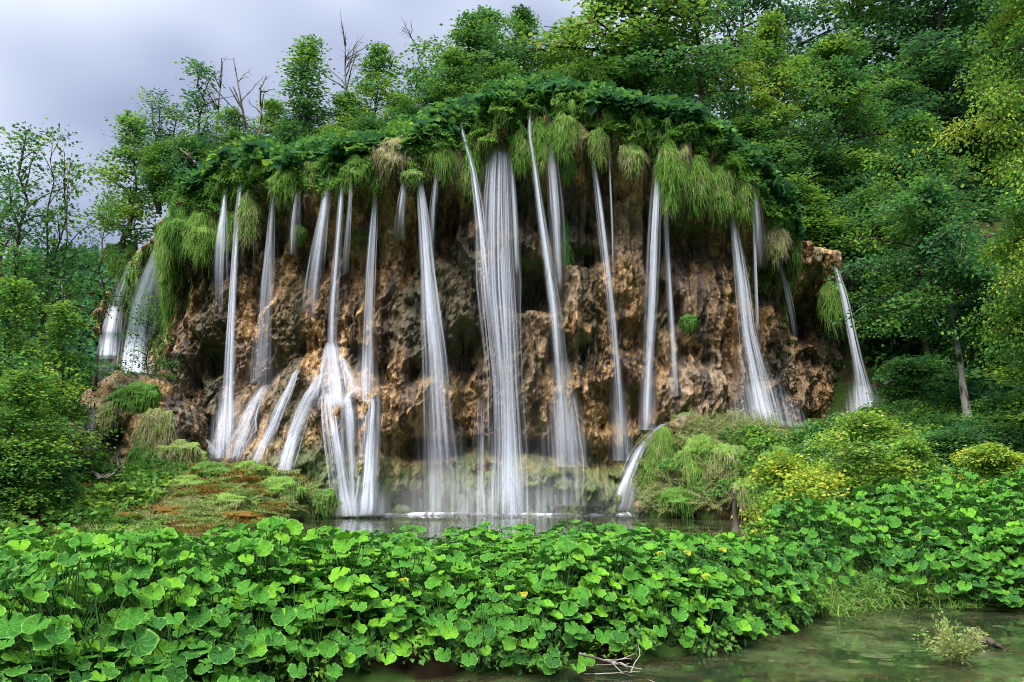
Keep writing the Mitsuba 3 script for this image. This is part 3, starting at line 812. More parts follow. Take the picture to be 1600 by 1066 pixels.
rng = np.random.default_rng(8)
cand = np.stack([rng.uniform(-17, 15, 90000), rng.uniform(3.4, 17.6, 90000)], 1)
bd = bank_dist(cand[:, 0], cand[:, 1])
vis = (np.abs(cand[:, 0]) < 0.66 * cand[:, 1] + 0.9) & ((cand[:, 1] < 15.6) | (cand[:, 0] > 5)) & ~((np.abs(cand[:, 0] - 5.8) < 0.75) & (np.abs(cand[:, 1] - 12.7) < 0.9))
cand, bd = cand[(bd > 0.05) & vis], bd[(bd > 0.05) & vis]
keep, cell = [], {}
for i, (x, y) in enumerate(cand):
    sp_ = 0.42 if bd[i] < 0.7 else 0.52 + 0.006 * max(0, y - 6)
    c = (int(x // 1.1), int(y // 1.1))
    near = [j for a in (-1, 0, 1) for b in (-1, 0, 1) for j in cell.get((c[0] + a, c[1] + b), [])]
    if all((x - cand[j][0]) ** 2 + (y - cand[j][1]) ** 2 > sp_ * sp_ for j in near):
        keep.append(i)
        cell.setdefault(c, []).append(i)
grad = lambda x, y: np.array([bank_dist(np.array([x + .1]), np.array([y]))[0] - bank_dist(np.array([x - .1]), np.array([y]))[0], bank_dist(np.array([x]), np.array([y + .1]))[0] - bank_dist(np.array([x]), np.array([y - .1]))[0]])
# past 300 plants the farthest are one mass
keep.sort(key=lambda i: cand[i][1])
for n_, i in enumerate(keep[298:]):
    k = f'butterbur_far_rows__{n_ + 1:03d}'
    scene[k] = inst(KINDS_IN[n_ % len(KINDS_IN)] + '_mass', xform((cand[i][0], cand[i][1], gz(*cand[i])), rng.uniform(0, 6.28), rng.uniform(0.9, 1.1), 0.66))
if len(keep) > 298:
    tag('butterbur_far_rows', 'farthest rows of broad butterbur leaves along the plunge pool', 'plants', kind='stuff')
keep = keep[:298]
for i in keep:
    x, y = cand[i]
    edge = bd[i] < 0.75 and y < 14.5
    z = gz(x, y)
    s = rng.uniform(0.88, 1.15) * (1.4 - 0.4 * float(sstep(4.5, 9.0, y)))
    if edge:
        gd = grad(x, y)
        rz = math.atan2(gd[1], gd[0]) - math.pi / 2 + rng.normal(0, 0.3)
        m = xform((x, y, z), rz, s, s * rng.uniform(0.75, 1.0))
        grp = KINDS_EDGE[rng.integers(len(KINDS_EDGE))]
    else:
        m = xform((x, y, z), rng.uniform(0, 6.28), s, s * (1.0 - 0.36 * float(sstep(8, 13.5, y)) * (x < 5.5) + 0.35 * (float(fb(np.array([[x * 0.5, y * 0.5, 3.0]]), 2, 9)[0]) - 0.5)))
        grp = KINDS_IN[rng.integers(len(KINDS_IN))]
    k = numbered('butterbur_plant')
    scene[k] = inst(grp, m)
    if edge:
        tag(k, 'butterbur plant on the water edge, round leaves stepping down to the shallows', 'plant', 'butterbur along the water edge')
    elif x > 5:
        tag(k, 'butterbur plant on the right bank above the grassy bend', 'plant', 'butterbur on the right bank')
    elif y < 6.8:
        tag(k, 'butterbur plant with the largest leaves, nearest the viewer at the lower left', 'plant', 'nearest butterbur at the lower left')
    elif y > 13.2:
        tag(k, 'butterbur plant in the far rows before the plunge pool', 'plant', 'butterbur in the far rows')
    else:
        tag(k, 'butterbur plant with broad round leaves within the dense foreground bed', 'plant', 'butterbur in the foreground bed')

# ------------------------------------------------------------------ hanging moss and grass on the rim
def drape(seed, px, py, wpx, hpx, tint, n=900, dry=0.0, off=0.25, Y=None):
    """a lump of moss on the rim with blades that spill out and hang: top centre at px, py; wpx wide, hpx long"""
    rng = np.random.default_rng(seed)
    c = hit_face(px, py + 0.15 * hpx) if Y is None else at(px, py, Y)
    s = c[1] / F
    W, Hh = wpx * s / 2, hpx * s
    b = MB()
    # the lump: a drooping apron of many short blades laid over a bulging core
    core = trimesh.creation.icosphere(3)
    v = core.vertices.copy()
    v = v * (1 + 0.6 * (fb(v * 1.9 + seed, 3, seed) - 0.5)[:, None] * 2)
    lower = v[:, 2] < 0
    v[:, 0] *= W * 0.9 * np.where(lower, 1 + 0.35 * v[:, 2], 1)
    v[:, 1] *= min(0.75, 0.45 * W + 0.2)
    v[:, 2] *= Hh * 0.46
    v += c + [0, -0.1, -Hh * 0.45]
    core_t = np.stack([np.full(len(v), 0.4), np.full(len(v), tint - 0.1)], 1)
    b.add(v, core.faces, core_t)
    tri = v[core.faces]
    ar = np.linalg.norm(np.cross(tri[:, 1] - tri[:, 0], tri[:, 2] - tri[:, 0]), axis=1)
    fr = core.faces[rng.choice(len(core.faces), n, p=ar / ar.sum())]
    w = rng.dirichlet([1, 1, 1], n)
    p = (v[fr] * w[..., None]).sum(1)
    nrm = unit(np.cross(v[fr[:, 1]] - v[fr[:, 0]], v[fr[:, 2]] - v[fr[:, 0]]))
    front = nrm[:, 1] < 0.45
    p, nrm = p[front], nrm[front]
    m = len(p)
    L = rng.uniform(0.3, 1.0, m) * np.clip(0.26 * Hh, 0.22, 0.6) * (0.5 + fb(p * 2.3, 2, seed))
    d0 = unit(nrm * [0.9, 0.9, 0.5] + rng.normal(0, 0.25, (m, 3)) + [0, 0, -0.25])
    patch = fb(p * 1.6 + seed, 2, 3) - 0.5
    tn = np.clip(tint + 0.6 * patch + rng.normal(0, 0.06, m) + dry * (rng.random(m) < 0.35), 0, 1 if tint < 1 else 2)
    b.blades(p, d0 * 0.6, L, 0.016, rng, 0.75, 3, np.stack([rng.uniform(0, 1, m), tn], 1))
    # the longest strands at the lower hem
    q = rng.choice(m, m // 4)
    b.blades(p[q] - [0, 0.03, 0.05], unit(nrm[q] + [0, -0.2, -0.6]) * 0.35, L[q] * 1.5, 0.012, rng, 0.95, 3, np.stack([rng.uniform(0, 1, len(q)), np.clip(tn[q] + 0.08, 0, 1 if tint < 1 else 2)], 1))
    return b


DRAPES = [
    # px, py, w, h, tint, dry, label
    (283, 318, 60, 75, .36, 0, 'dark mossy hang at the left corner of the cliff'),
    (196, 372, 60, 60, .46, 0, 'mossy cushion on the left flank above the faint left veil'),
    (268, 390, 22, 110, .52, 0, 'moss ridge between the leftmost cascade and the bare rock'),
    (318, 322, 62, 85, .56, 0, 'bright moss cushion right of the left corner, hanging above bare rock'),
    (262, 330, 26, 120, .55, 0, 'bright moss strip along the leftmost cascade'),
    (362, 320, 30, 70, .46, .2, 'moss tuft between the first two rim falls at the left'),
    (392, 290, 34, 90, .62, .4, 'dry brownish hang right of the thin bright left fall'),
    (452, 255, 64, 60, .50, .1, 'round moss hang below the leafy rim left of the column-shaped tree'),
    (495, 245, 40, 45, .58, .5, 'brownish root hang under the column-shaped tree'),
    (470, 350, 26, 28, .36, 0, 'small dark plant tuft on the bare rock below the rim'),
    (560, 240, 56, 50, .42, .2, 'mossy hang above the pair of tall left falls'),
    (618, 205, 78, 72, .92, .3, 'grey-brown root mat bulging from the rim'),
    (588, 262, 22, 40, .45, .1, 'little green tuft at the lip of the single thin fall'),
    (645, 262, 40, 30, .55, .4, 'thin mossy hem right of the grey-brown root mat'),
    (695, 205, 30, 80, .50, 0, 'narrow green moss hang left of the brown root curtain'),
    (712, 212, 34, 72, .86, .3, 'brown root curtain left of the central fan of water'),
    (738, 195, 34, 110, .45, .2, 'mossy hang behind the thin leaning fall left of the central fan'),
    (728, 245, 18, 55, .55, 0, 'small bright moss tongue beside the thin leaning fall'),
    (800, 175, 40, 50, .60, 0, 'bright moss shoulder over the right side of the central fan'),
    (814, 195, 32, 78, .48, 0, 'hanging moss tongue left of the thin high fall'),
    (843, 175, 38, 95, .46, 0, 'large moss tongue between the two highest falls'),
    (880, 168, 44, 80, .52, 0, 'moss hang right of the two highest falls'),
    (905, 195, 36, 40, .88, .3, 'pale brown mat under the leafy rim right of the highest falls'),
    (935, 190, 34, 65, .52, .2, 'green hang with ragged hem left of the dark overhang'),
    (885, 240, 26, 45, .44, 0, 'lower moss hang below the highest falls'),
    (988, 215, 40, 60, .60, .4, 'dry grassy tuft in the dark overhang'),
    (1045, 200, 40, 130, .48, 0, 'long moss tongue right of the strong right-hand fall'),
    (1064, 215, 24, 60, .78, .5, 'brown streak of roots within the right-hand moss'),
    (1085, 232, 52, 100, .46, .1, 'broad moss curtain in the middle of the right-hand rim'),
    (1120, 245, 50, 95, .50, .2, 'moss curtain with brown tips on the right-hand rim'),
    (1158, 250, 36, 95, .50, 0, 'rightmost moss curtain beside the thin veil fall'),
    (1210, 345, 40, 60, .84, .4, 'brown dead grass tuft where the rim drops at the right'),
    (1295, 425, 36, 80, .48, 0, 'dark green moss strip left of the rightmost waterfall'),
    (885, 330, 16, 95, .34, .2, 'dark moss streak hanging on the rock beside the second highest fall'),
    (1075, 490, 34, 24, .30, 0, 'small fern patch on the rock right of the strong right-hand fall'),
]
for i, (px, py, w, h, tn, dry, lab) in enumerate(DRAPES):
    nm = 'hanging_roots' if tn > .8 else 'hanging_moss'
    k = numbered(nm)
    scene[k] = drape(400 + i, px, py, w, h, tn, int(350 + 0.22 * w * h), dry).ply('moss_bsdf')
    tag(k, lab, 'roots' if tn > .8 else 'moss')

# ------------------------------------------------------------------ the waterfalls
def surf(px, py):
    """the first surface that the line of sight meets: rock face or ground"""
    d = ray(px, py)
    ys = np.arange(26.0, 52.0, 0.05)
    p = EYE + d[None] * (ys / d[1])[:, None]
    z = ground_z(p[:, 0], p[:, 1])
    hit = (p[:, 1] >= face_y(p[:, 0], p[:, 2])) | (z >= p[:, 2]) | (p[:, 2] <= 0)
    return p[np.argmax(hit)]


def waterfall(seed, path, slide=False, strands=14, soft=1.0):
    """path: rows (px, py, width in px, foam 0..1) from lip to foot. Free falls keep clear of the rock, slides lie on it."""
    rng = np.random.default_rng(seed)
    path = np.array(path, float)
    t0 = np.concatenate([[0], np.cumsum(np.hypot(np.diff(path[:, 0]), np.diff(path[:, 1])))])
    n = max(8, int(t0[-1] / 9))
    t = np.linspace(0, t0[-1], n)
    px, py, wd, fo = [np.interp(t, t0, path[:, k]) for k in range(4)]
    px = np.convolve(np.pad(px, 3, 'edge'), np.ones(7) / 7, 'valid')
    px[0], px[-1] = path[0, 0], path[-1, 0]
    Y = np.array([surf(a, b)[1] for a, b in zip(px, py)])
    if slide:
        Y = np.min([np.roll(np.pad(Y, 3, 'edge'), q_)[3:-3] for q_ in (-2, -1, 0, 1, 2)], 0)
        Y = np.convolve(np.pad(Y, 3, 'edge'), np.ones(7) / 7, 'valid') - 0.10
    else:
        Y = np.minimum.accumulate(Y - 0.12)
        u = t / t[-1]
        Y = np.minimum(Y, Y[0] - 0.5 * np.sqrt(u) * min(1.0, t[-1] / 250))
        k = max(1, n // 6)
        Y = np.convolve(np.pad(Y, k, 'edge'), np.ones(2 * k + 1) / (2 * k + 1), 'valid')
    C = np.array([at(a, b, y) for a, b, y in zip(px, py, Y)])
    hw = 0.86 * wd * Y / F / 2
    side = np.array([1.0, 0, 0])
    u = t / t[-1]
    body, thr = MB(), MB()

    def sheet(b, off, hwid, thick, env, us, sides=12):
        ang = np.arange(sides) * 2 * np.pi / sides
        rough = 1 + 0.3 * (fb(P3(u * t[-1] * 0.025, seed * 1.0, us), 3, 5) - 0.5)
        cx = np.cos(ang)[None] * (hwid * rough)[:, None]
        ring = C[:, None] + off[:, None] + side * cx[..., None] + np.array([0, -1.0, 0]) * (np.sin(ang)[None] * thick[:, None] + 0.25 * thick[:, None] * (1 - np.cos(ang)[None] ** 2))[..., None]
        e = env[:, None] * (1 - np.abs(np.cos(ang))[None]) ** 1.1
        uv = np.stack([cx + us, e], -1)
        i = np.arange(n * sides).reshape(n, sides)
        j = np.roll(i, -1, 1)
        b.add(ring.reshape(-1, 3), np.vstack([np.stack([i[:-1], i[1:], j[1:]], -1).reshape(-1, 3), np.stack([i[:-1], j[1:], j[:-1]], -1).reshape(-1, 3)]), uv.reshape(-1, 2))

    fade = sstep(0, 0.03, u) * (1 - 0.85 * sstep(0.92, 1.0, u))
    zero = np.zeros((n, 3))
    sheet(body, zero, hw * 1.25, np.minimum(hw * 0.5, 0.35) + 0.02, np.clip(fo ** 1.3 * fade * soft, 0, 1) * 0.33, 10.0 + seed * 3.1)
    cores = 1 if hw.max() < 0.25 else 3 + int(hw.max() > 0.7)
    for s in range(cores):
        lo = rng.uniform(-0.45, 0.45) if cores > 1 else 0.0
        drift = lo * hw * (0.6 + 0.6 * u) + 0.55 * hw * (fb(P3(u * 2.2, s * 3.3, seed), 2, 7) - 0.5)
        env = (0.45 + 1.1 * fb(P3(u * 3.5, s * 5.1, seed + 0.5), 2, 8)) * (1 - sstep(rng.uniform(0.55, 1.0), 1.25, u))
        if s:
            env = env * sstep(rng.uniform(-0.1, 0.3), rng.uniform(0.32, 0.5), u + 0.35 * (s == 1))
        wc = (0.62 if cores == 1 else rng.uniform(0.24, 0.42)) * hw
        sheet(body, np.stack([drift, 0 * u - 0.05 - 0.03 * s, 0 * u], 1), wc, np.minimum(wc * 0.6, 0.2) + 0.02, np.clip(fo ** 1.7 * fade * soft * env, 0, 1) * 0.66, 60.0 + seed * 1.7 + 9 * s)
    if not slide and path[-1, 1] > 590:
        # spray where it lands
        sheet(body, zero - [0, 0.1, 0], hw * 1.9 * (0.5 + 0.8 * u), np.minimum(hw, 0.4) + 0.05, 0.34 * sstep(0.70, 0.97, u) * (0.3 + 0.7 * fo), 80.0 + seed)
    for s in range(strands):
        lat = rng.uniform(-1.22, 1.22)
        a0, a1 = np.sort(rng.uniform(0, 1, 2)) if rng.random() < 0.45 else (0, rng.uniform(0.35, 1.1))
        env = sstep(a0 - 0.02, a0 + 0.05, u) * (1 - sstep(a1 - 0.2, a1, u))
        w = rng.uniform(0.014, 0.04) * (0.6 + 0.9 * u) * (1 + 0.3 * (hw.mean() > 0.5))
        wig = (0.9 if slide else 0.2) * hw * (fb(P3(u * (5 if slide else 3), s * 7.7, seed), 2, 6) - 0.5)
        off = np.stack([lat * hw * (0.9 + 0.12 * u) + wig, -np.sqrt(max(0, 1 - lat * lat)) * np.minimum(hw * 0.5, 0.35) - 0.03, 0 * u], 1)
        sheet(thr, off, w, w * 0.8, np.clip(env * (0.35 + 0.65 * fo) * fade, 0, 1) * rng.uniform(0.3, 0.9) * (1 - 0.45 * abs(lat)), 100.0 + 5.3 * s + seed, 6)
    return body, thr


FALLS = [
    # label, slide, strands, rows of (px, py, width, foam)
    ('leftmost wide cascade sliding down the mossy left flank of the cliff', True, 26, [(268, 330, 6, .95), (254, 385, 22, 1), (238, 430, 40, 1), (222, 490, 52, 1), (212, 560, 54, .95), (206, 620, 50, .9)]),
    ('faint veil left of the leftmost wide cascade, half hidden by trees', True, 10, [(208, 412, 10, .6), (188, 450, 20, .6), (172, 520, 30, .55), (165, 600, 34, .5)]),
    ('narrow white run below the leftmost wide cascade', True, 8, [(214, 592, 12, .9), (236, 612, 14, .95), (250, 632, 10, .9), (262, 655, 6, .6)]),
    ('short feathery fall just left of the thin bright left fall', False, 10, [(352, 304, 5, .9), (350, 335, 14, .7), (346, 380, 26, .45), (344, 440, 28, .2), (344, 500, 26, .05)]),
    ('thin bright tall fall on the left, second rim fall', False, 14, [(378, 266, 6, .95), (372, 330, 11, .95), (366, 420, 12, .95), (361, 520, 15, .95), (357, 620, 22, .95), (354, 716, 34, .9)]),
    ('misty fall over the dark mossy streak right of the thin bright left fall', False, 8, [(428, 294, 5, .8), (424, 350, 12, .7), (419, 430, 20, .55), (412, 520, 24, .4), (408, 600, 26, .15)]),
    ('faint short threads under the column-shaped tree', False, 7, [(468, 274, 8, .6), (464, 310, 14, .45), (460, 345, 20, .3), (457, 400, 22, .08)]),
    ('left of the paired falls, widening and fading above the apron', False, 14, [(516, 274, 7, .9), (508, 320, 16, .75), (498, 380, 24, .6), (490, 440, 30, .4), (486, 500, 32, .15)]),
    ('strong fall that strikes the apron, right of the paired falls', False, 14, [(536, 268, 8, .95), (531, 340, 12, .95), (525, 420, 13, .95), (519, 500, 15, .95), (518, 560, 18, .95)]),
    ('thin side threads right of the strong apron fall', False, 6, [(549, 278, 5, .7), (546, 330, 7, .6), (541, 380, 10, .4), (538, 430, 10, .15)]),
    ('single slim fall from the little green tuft', False, 10, [(587, 296, 5, .9), (583, 360, 14, .85), (578, 430, 18, .75), (575, 510, 20, .55), (573, 600, 22, .45), (573, 628, 24, .5)]),
    ('short split fall below the grey-brown root mat', False, 7, [(633, 276, 6, .85), (629, 305, 14, .6), (625, 340, 18, .3), (623, 375, 18, .06)]),
    ('broad tall fall left of the brown root curtain', False, 20, [(655, 274, 8, .95), (662, 340, 19, .92), (668, 420, 25, .9), (674, 500, 36, .85), (680, 560, 42, .55), (684, 640, 46, .42), (690, 730, 56, .3), (692, 800, 70, .4)]),
    ('curved side fall joining the broad tall one from the right', False, 8, [(686, 234, 5, .9), (681, 280, 9, .8), (676, 330, 13, .55), (674, 400, 14, .15)]),
    ('thin leaning fall from high left of the central fan', False, 9, [(719, 190, 5, .8), (722, 215, 8, .8), (735, 245, 9, .8), (744, 300, 15, .8), (752, 370, 22, .6), (758, 450, 26, .3), (762, 520, 26, .1)]),
    ('central fan-shaped fall, the widest, spreading from a mossy lip', False, 60, [(780, 233, 34, .95), (778, 244, 50, .85), (777, 290, 60, .62), (776, 360, 70, .5), (778, 440, 74, .4), (784, 520, 64, .34), (790, 600, 56, .34), (794, 700, 60, .45), (795, 806, 84, .75)]),
    ('bright core of the central fan falling straight to the pool', False, 8, [(788, 236, 6, .9), (790, 330, 9, .8), (790, 430, 11, .65), (790, 540, 14, .6), (792, 640, 18, .7), (794, 720, 24, .8), (795, 802, 34, .9)]),
    ('right strand of the central fan, thin and short', False, 7, [(797, 236, 7, .9), (803, 300, 10, .75), (806, 360, 13, .5), (808, 430, 14, .2)]),
    ('thin high fall leaning right, left of the two highest', False, 10, [(830, 172, 4, .9), (824, 195, 6, .9), (834, 250, 8, .9), (844, 330, 13, .92), (856, 410, 17, .9), (867, 490, 22, .7), (874, 580, 28, .45), (882, 660, 36, .4), (886, 730, 44, .2)]),
    ('highest fall starting at the very top of the rim', False, 16, [(854, 164, 5, .95), (858, 200, 12, .95), (864, 255, 22, .75), (870, 320, 26, .6), (874, 390, 26, .4), (876, 460, 24, .12)]),
    ('slim fall right of the pale brown mat, fading on ochre rock', False, 9, [(921, 218, 4, .9), (930, 270, 10, .85), (938, 330, 15, .75), (946, 400, 16, .5), (955, 480, 15, .35), (962, 560, 16, .45), (968, 640, 18, .4), (972, 720, 22, .15)]),
    ('hair-thin thread right of the slim ochre-rock fall', False, 3, [(951, 234, 3, .7), (954, 300, 4, .65), (957, 370, 5, .4), (958, 430, 5, .1)]),
    ('strong white fall at the right, beside the long moss tongue', False, 18, [(1033, 220, 5, .95), (1028, 260, 12, .97), (1023, 330, 20, .95), (1020, 400, 24, .85), (1017, 480, 22, .75), (1013, 560, 16, .85), (1010, 672, 16, .9)]),
    ('faint right edge threads of the strong white right fall', False, 7, [(1040, 300, 8, .5), (1042, 380, 12, .5), (1046, 460, 13, .5), (1052, 540, 14, .45), (1056, 620, 16, .15)]),
    ('fall under the rightmost moss curtains that spreads over dark green rock', False, 22, [(1144, 330, 8, .8), (1152, 390, 18, .7), (1160, 450, 26, .65), (1167, 520, 30, .6), (1180, 580, 46, .6), (1192, 640, 62, .6), (1200, 668, 72, .6)]),
    ('thin veil fall at the right end of the rim', False, 9, [(1174, 276, 8, .6), (1182, 320, 18, .5), (1186, 370, 22, .3), (1188, 420, 20, .08)]),
    ('bright thread through the veil at the right end of the rim', False, 4, [(1177, 330, 3, .8), (1179, 400, 4, .75), (1181, 470, 5, .5), (1183, 540, 5, .15)]),
    ('faint trickle over pale rock right of the rightmost moss curtain', False, 4, [(1210, 380, 6, .3), (1222, 430, 10, .3), (1236, 480, 12, .22), (1244, 540, 12, .06)]),
    ('rightmost slim curved fall at the foot of the wooded slope', False, 14, [(1303, 416, 7, .9), (1316, 450, 12, .9), (1328, 510, 14, .85), (1338, 560, 16, .8), (1346, 600, 24, .8), (1353, 655, 44, .85)]),
    ('diagonal white chute running down from the right shelf to the pool', True, 26, [(1048, 660, 12, .95), (1022, 672, 16, .97), (1000, 702, 22, .95), (984, 742, 28, .9), (968, 798, 46, .9)]),
    ('tiny spout over the edge of the green right shelf', False, 3, [(1173, 682, 4, .9), (1181, 698, 7, .95), (1185, 724, 8, .8)]),
    ('small white chute at the foot of the thin bright left fall', True, 10, [(308, 682, 8, .8), (322, 690, 20, .95), (336, 712, 30, .9)]),
    ('first slanting cascade on the apron, beside the foot of the thin bright left fall', True, 34, [(421, 600, 12, .9), (402, 622, 22, .85), (384, 668, 34, .8), (368, 722, 46, .85)]),
    ('second slanting cascade on the apron, stepping down leftwards', True, 28, [(468, 576, 8, .8), (456, 596, 12, .8), (443, 630, 18, .8), (428, 664, 22, .85), (398, 726, 36, .85)]),
    ('third slanting cascade on the apron, ending at the green mound', True, 26, [(508, 582, 18, .85), (485, 620, 26, .9), (463, 670, 24, .9), (443, 744, 26, .88)]),
    ('faint film of water over the apron between the second and third slanting cascades', True, 12, [(500, 600, 10, .5), (478, 650, 20, .4), (455, 690, 26, .35), (425, 728, 26, .3)]),
    ('soft spray veil around the foot of the thin bright left fall', True, 14, [(358, 600, 14, .3), (352, 660, 34, .45), (346, 720, 52, .5)]),
    ('right wing of water spreading beside the strong apron fall', True, 16, [(530, 555, 10, .6), (548, 590, 24, .5), (556, 622, 30, .55)]),
    ('spreading veil where the strong apron fall breaks on the ledge', True, 36, [(519, 535, 20, .9), (522, 575, 44, .6), (530, 638, 70, .75)]),
    ('left curtain dropping from the ledge to the pool', False, 26, [(514, 614, 30, .92), (522, 680, 36, .8), (532, 740, 38, .72), (543, 806, 46, .88)]),
    ('dim middle curtain under the ledge, dark rock showing through', False, 16, [(546, 613, 32, .8), (548, 700, 34, .5), (552, 804, 38, .55)]),
    ('bright right curtain dropping from the ledge to the pool', False, 22, [(580, 618, 30, .85), (578, 680, 34, .9), (574, 740, 36, .95), (568, 804, 44, .95)]),
    ('misty fall low in the middle right, fading before the green boulders', False, 8, [(880, 560, 20, .1), (884, 640, 44, .3), (890, 720, 56, .22), (892, 790, 60, .1)]),
    ('misty curtain left of the low central fall', False, 8, [(752, 620, 20, .08), (750, 700, 30, .3), (750, 802, 44, .35)]),
]
for i, (lab, slide, st_, rows) in enumerate(FALLS):
    k = numbered('waterfall')
    body, thr = waterfall(i, rows, slide, st_ + (26 if i == 0 else 0), 1.7 if i < 2 else 1.0)
    scene[k + '__veil'] = body.ply('foam_bsdf', True)
    scene[k + '__strands'] = thr.ply('foam_bsdf', True)
    tag(k, lab, 'waterfall')
    labels[k + '__strands'] = {'kind': 'stuff'}

# ------------------------------------------------------------------ ground cover: clumps of small leaves, one mass each
def clump(seed, n, R, h, leaf, slim, tint, tvar, up=1.0):
    rng = np.random.default_rng(seed)
    b = MB()
    a, r = rng.uniform(0, 6.28, n), R * np.sqrt(rng.uniform(0, 1, n))
    z = h * (1 - 0.6 * (r / R) ** 2) * rng.uniform(0.15, 1, n) ** 0.6
    c = P3(r * np.cos(a), r * np.sin(a), z)
    d = unit(P3(np.cos(a), np.sin(a), -0.2) + rng.normal(0, 0.6, (n, 3)))
    nn = unit(np.array([0, -0.35, up]) + rng.normal(0, 0.4, (n, 3)))
    L = leaf * rng.uniform(0.6, 1.3, n)
    b.leaves(c, d, nn, L, L * slim, 0.15, np.stack([rng.uniform(0, 1, n), np.clip(tint + rng.normal(0, tvar) + 0.5 * tvar * rng.normal(0, 1, n), 0, 1)], 1))
    return {'type': 'shapegroup', 'leaves': b.ply('leaf_bsdf')}


def grass_clump(seed, n, R, L, tint, sag=0.6, seg=2):
    rng = np.random.default_rng(seed)
    b = MB()
    a, r = rng.uniform(0, 6.28, n), R * np.sqrt(rng.uniform(0, 1, n))
    c = P3(r * np.cos(a), r * np.sin(a), -0.03 + 0 * r)
    d = unit(np.array([0, 0, 1.0]) + rng.normal(0, 0.5, (n, 3)))
    b.blades(c, d, L * rng.uniform(0.5, 1.3, n), 0.012, rng, sag, seg, np.stack([rng.uniform(0, 1, n), np.clip(tint + rng.normal(0, 0.12, n), 0, 1 if tint < 1 else 2)], 1))
    return {'type': 'shapegroup', 'blades': b.ply('moss_bsdf')}


for i in range(4):
    scene[f'rim_clump_{i}'] = clump(500 + i, 95, 0.62, 0.5, 0.30, 0.5, 0.31, 0.13)
    scene[f'ivy_clump_{i}'] = clump(510 + i, 190, 0.6, 0.32, 0.13, 0.5, 0.46, 0.12)
    scene[f'herb_clump_{i}'] = clump(520 + i, 170, 0.6, 0.6, 0.14, 0.34, 0.5, 0.12)
    scene[f'dark_clump_{i}'] = clump(530 + i, 120, 0.8, 0.7, 0.2, 0.42, 0.2, 0.08)
    scene[f'grass_clump_{i}'] = grass_clump(540 + i, 260, 0.55, 0.24, 0.44)
    scene[f'tall_grass_clump_{i}'] = grass_clump(550 + i, 160, 0.5, 0.5, 0.5)
    scene[f'rust_clump_{i}'] = grass_clump(570 + i, 320, 0.5, 0.10, 1.6, 0.4)
    scene[f'pale_grass_clump_{i}'] = grass_clump(580 + i, 260, 0.55, 0.20, 0.76)
    scene[f'moss_clump_{i}'] = grass_clump(560 + i, 320, 0.5, 0.11, 0.64, 0.4)


def scatter(key, kindname, pts, rng, s=(0.7, 1.3), tilt=12):
    for i, p in enumerate(pts):
        scene[f'{key}__{i + 1:03d}'] = inst(f'{kindname}_{rng.integers(4)}', xform(p, rng.uniform(0, 6.28), rng.uniform(*s), None, rng.normal(0, tilt, 2)))


rng = np.random.default_rng(21)
# on the crest, spilling over the rim
pts = []
for _ in range(2300):
    x = rng.uniform(-16.5, 13.5)
    q = rng.uniform(0, 1) ** 0.8
    j = int(np.clip((x - XC[0]) / DX, 0, len(XC) - 1))
    row = int(q * (NT - 1))
    pts.append(V[NF + row, j] + [0, 0, -0.05])
scatter('rim_undergrowth', 'rim_clump', pts, rng, (0.5, 1.6))
tag('rim_undergrowth', 'thick green leafy undergrowth covering the top of the cliff', 'undergrowth', kind='stuff')
pts = []
for _ in range(90):
    x = rng.uniform(-16, 13)
    j = int(np.clip((x - XC[0]) / DX, 0, len(XC) - 1))
    pts.append(V[NF + int(rng.uniform(0.1, 1) * (NT - 1)), j])
scatter('rim_shoots', 'herb_clump', pts, rng, (1.0, 2.3))
tag('rim_shoots', 'taller fresh shoots standing out of the undergrowth on the cliff top', 'undergrowth', kind='stuff')
# leaves hanging over the lip
pts = []
for _ in range(420):
    x = rng.uniform(-17, 13)
    z = float(rim_z(x)) - abs(rng.normal(0, 0.9)) * (0.5 + float(fb(np.array([[x * 0.4, 0.0, 7.0]]), 2, 2)[0]))
    pts.append((x, float(face_y(x, z)) - 0.05, z))
scatter('lip_ivy', 'ivy_clump', pts, rng, (0.5, 0.95), 35)
tag('lip_ivy', 'leafy creepers spilling over the lip of the cliff', 'creepers', kind='stuff')
# short moss blades all along the lip, following the rock
rl = MB()
n = 26000
x = rng.uniform(-18.5, 14.0, n)
dn = np.abs(rng.normal(0, 1, n)) * (0.55 + 0.45 * sstep(-9, -1, x)) * (0.25 + 2.0 * np.clip(fb(P3(x * 0.8, 0 * x, 2.0), 3, 71) - 0.38, 0, 1) * 2.2)
z = rim_z(x) + 0.15 - dn
y = face_y(x, z) - 0.03
zz = np.minimum(z, rim_z(x))
d0 = unit(P3(rng.normal(0, 0.3, n), -0.8 + 0 * x, -0.1 + rng.normal(0, 0.3, n)))
rl.blades(P3(x, y, z), d0 * 0.5, rng.uniform(0.2, 0.65, n), 0.016, rng, 0.85, 2, np.stack([rng.uniform(0, 1, n), np.clip(0.36 + 0.5 * (fb(P3(x * 0.7, zz * 0.7, 4.0), 2, 72) - 0.5) + rng.normal(0, 0.07, n), 0, 1)], 1))
scene['rim_moss'] = rl.ply('moss_bsdf')
tag('rim_moss', 'short green moss fringe hanging all along the lip of the cliff', 'moss', kind='stuff')


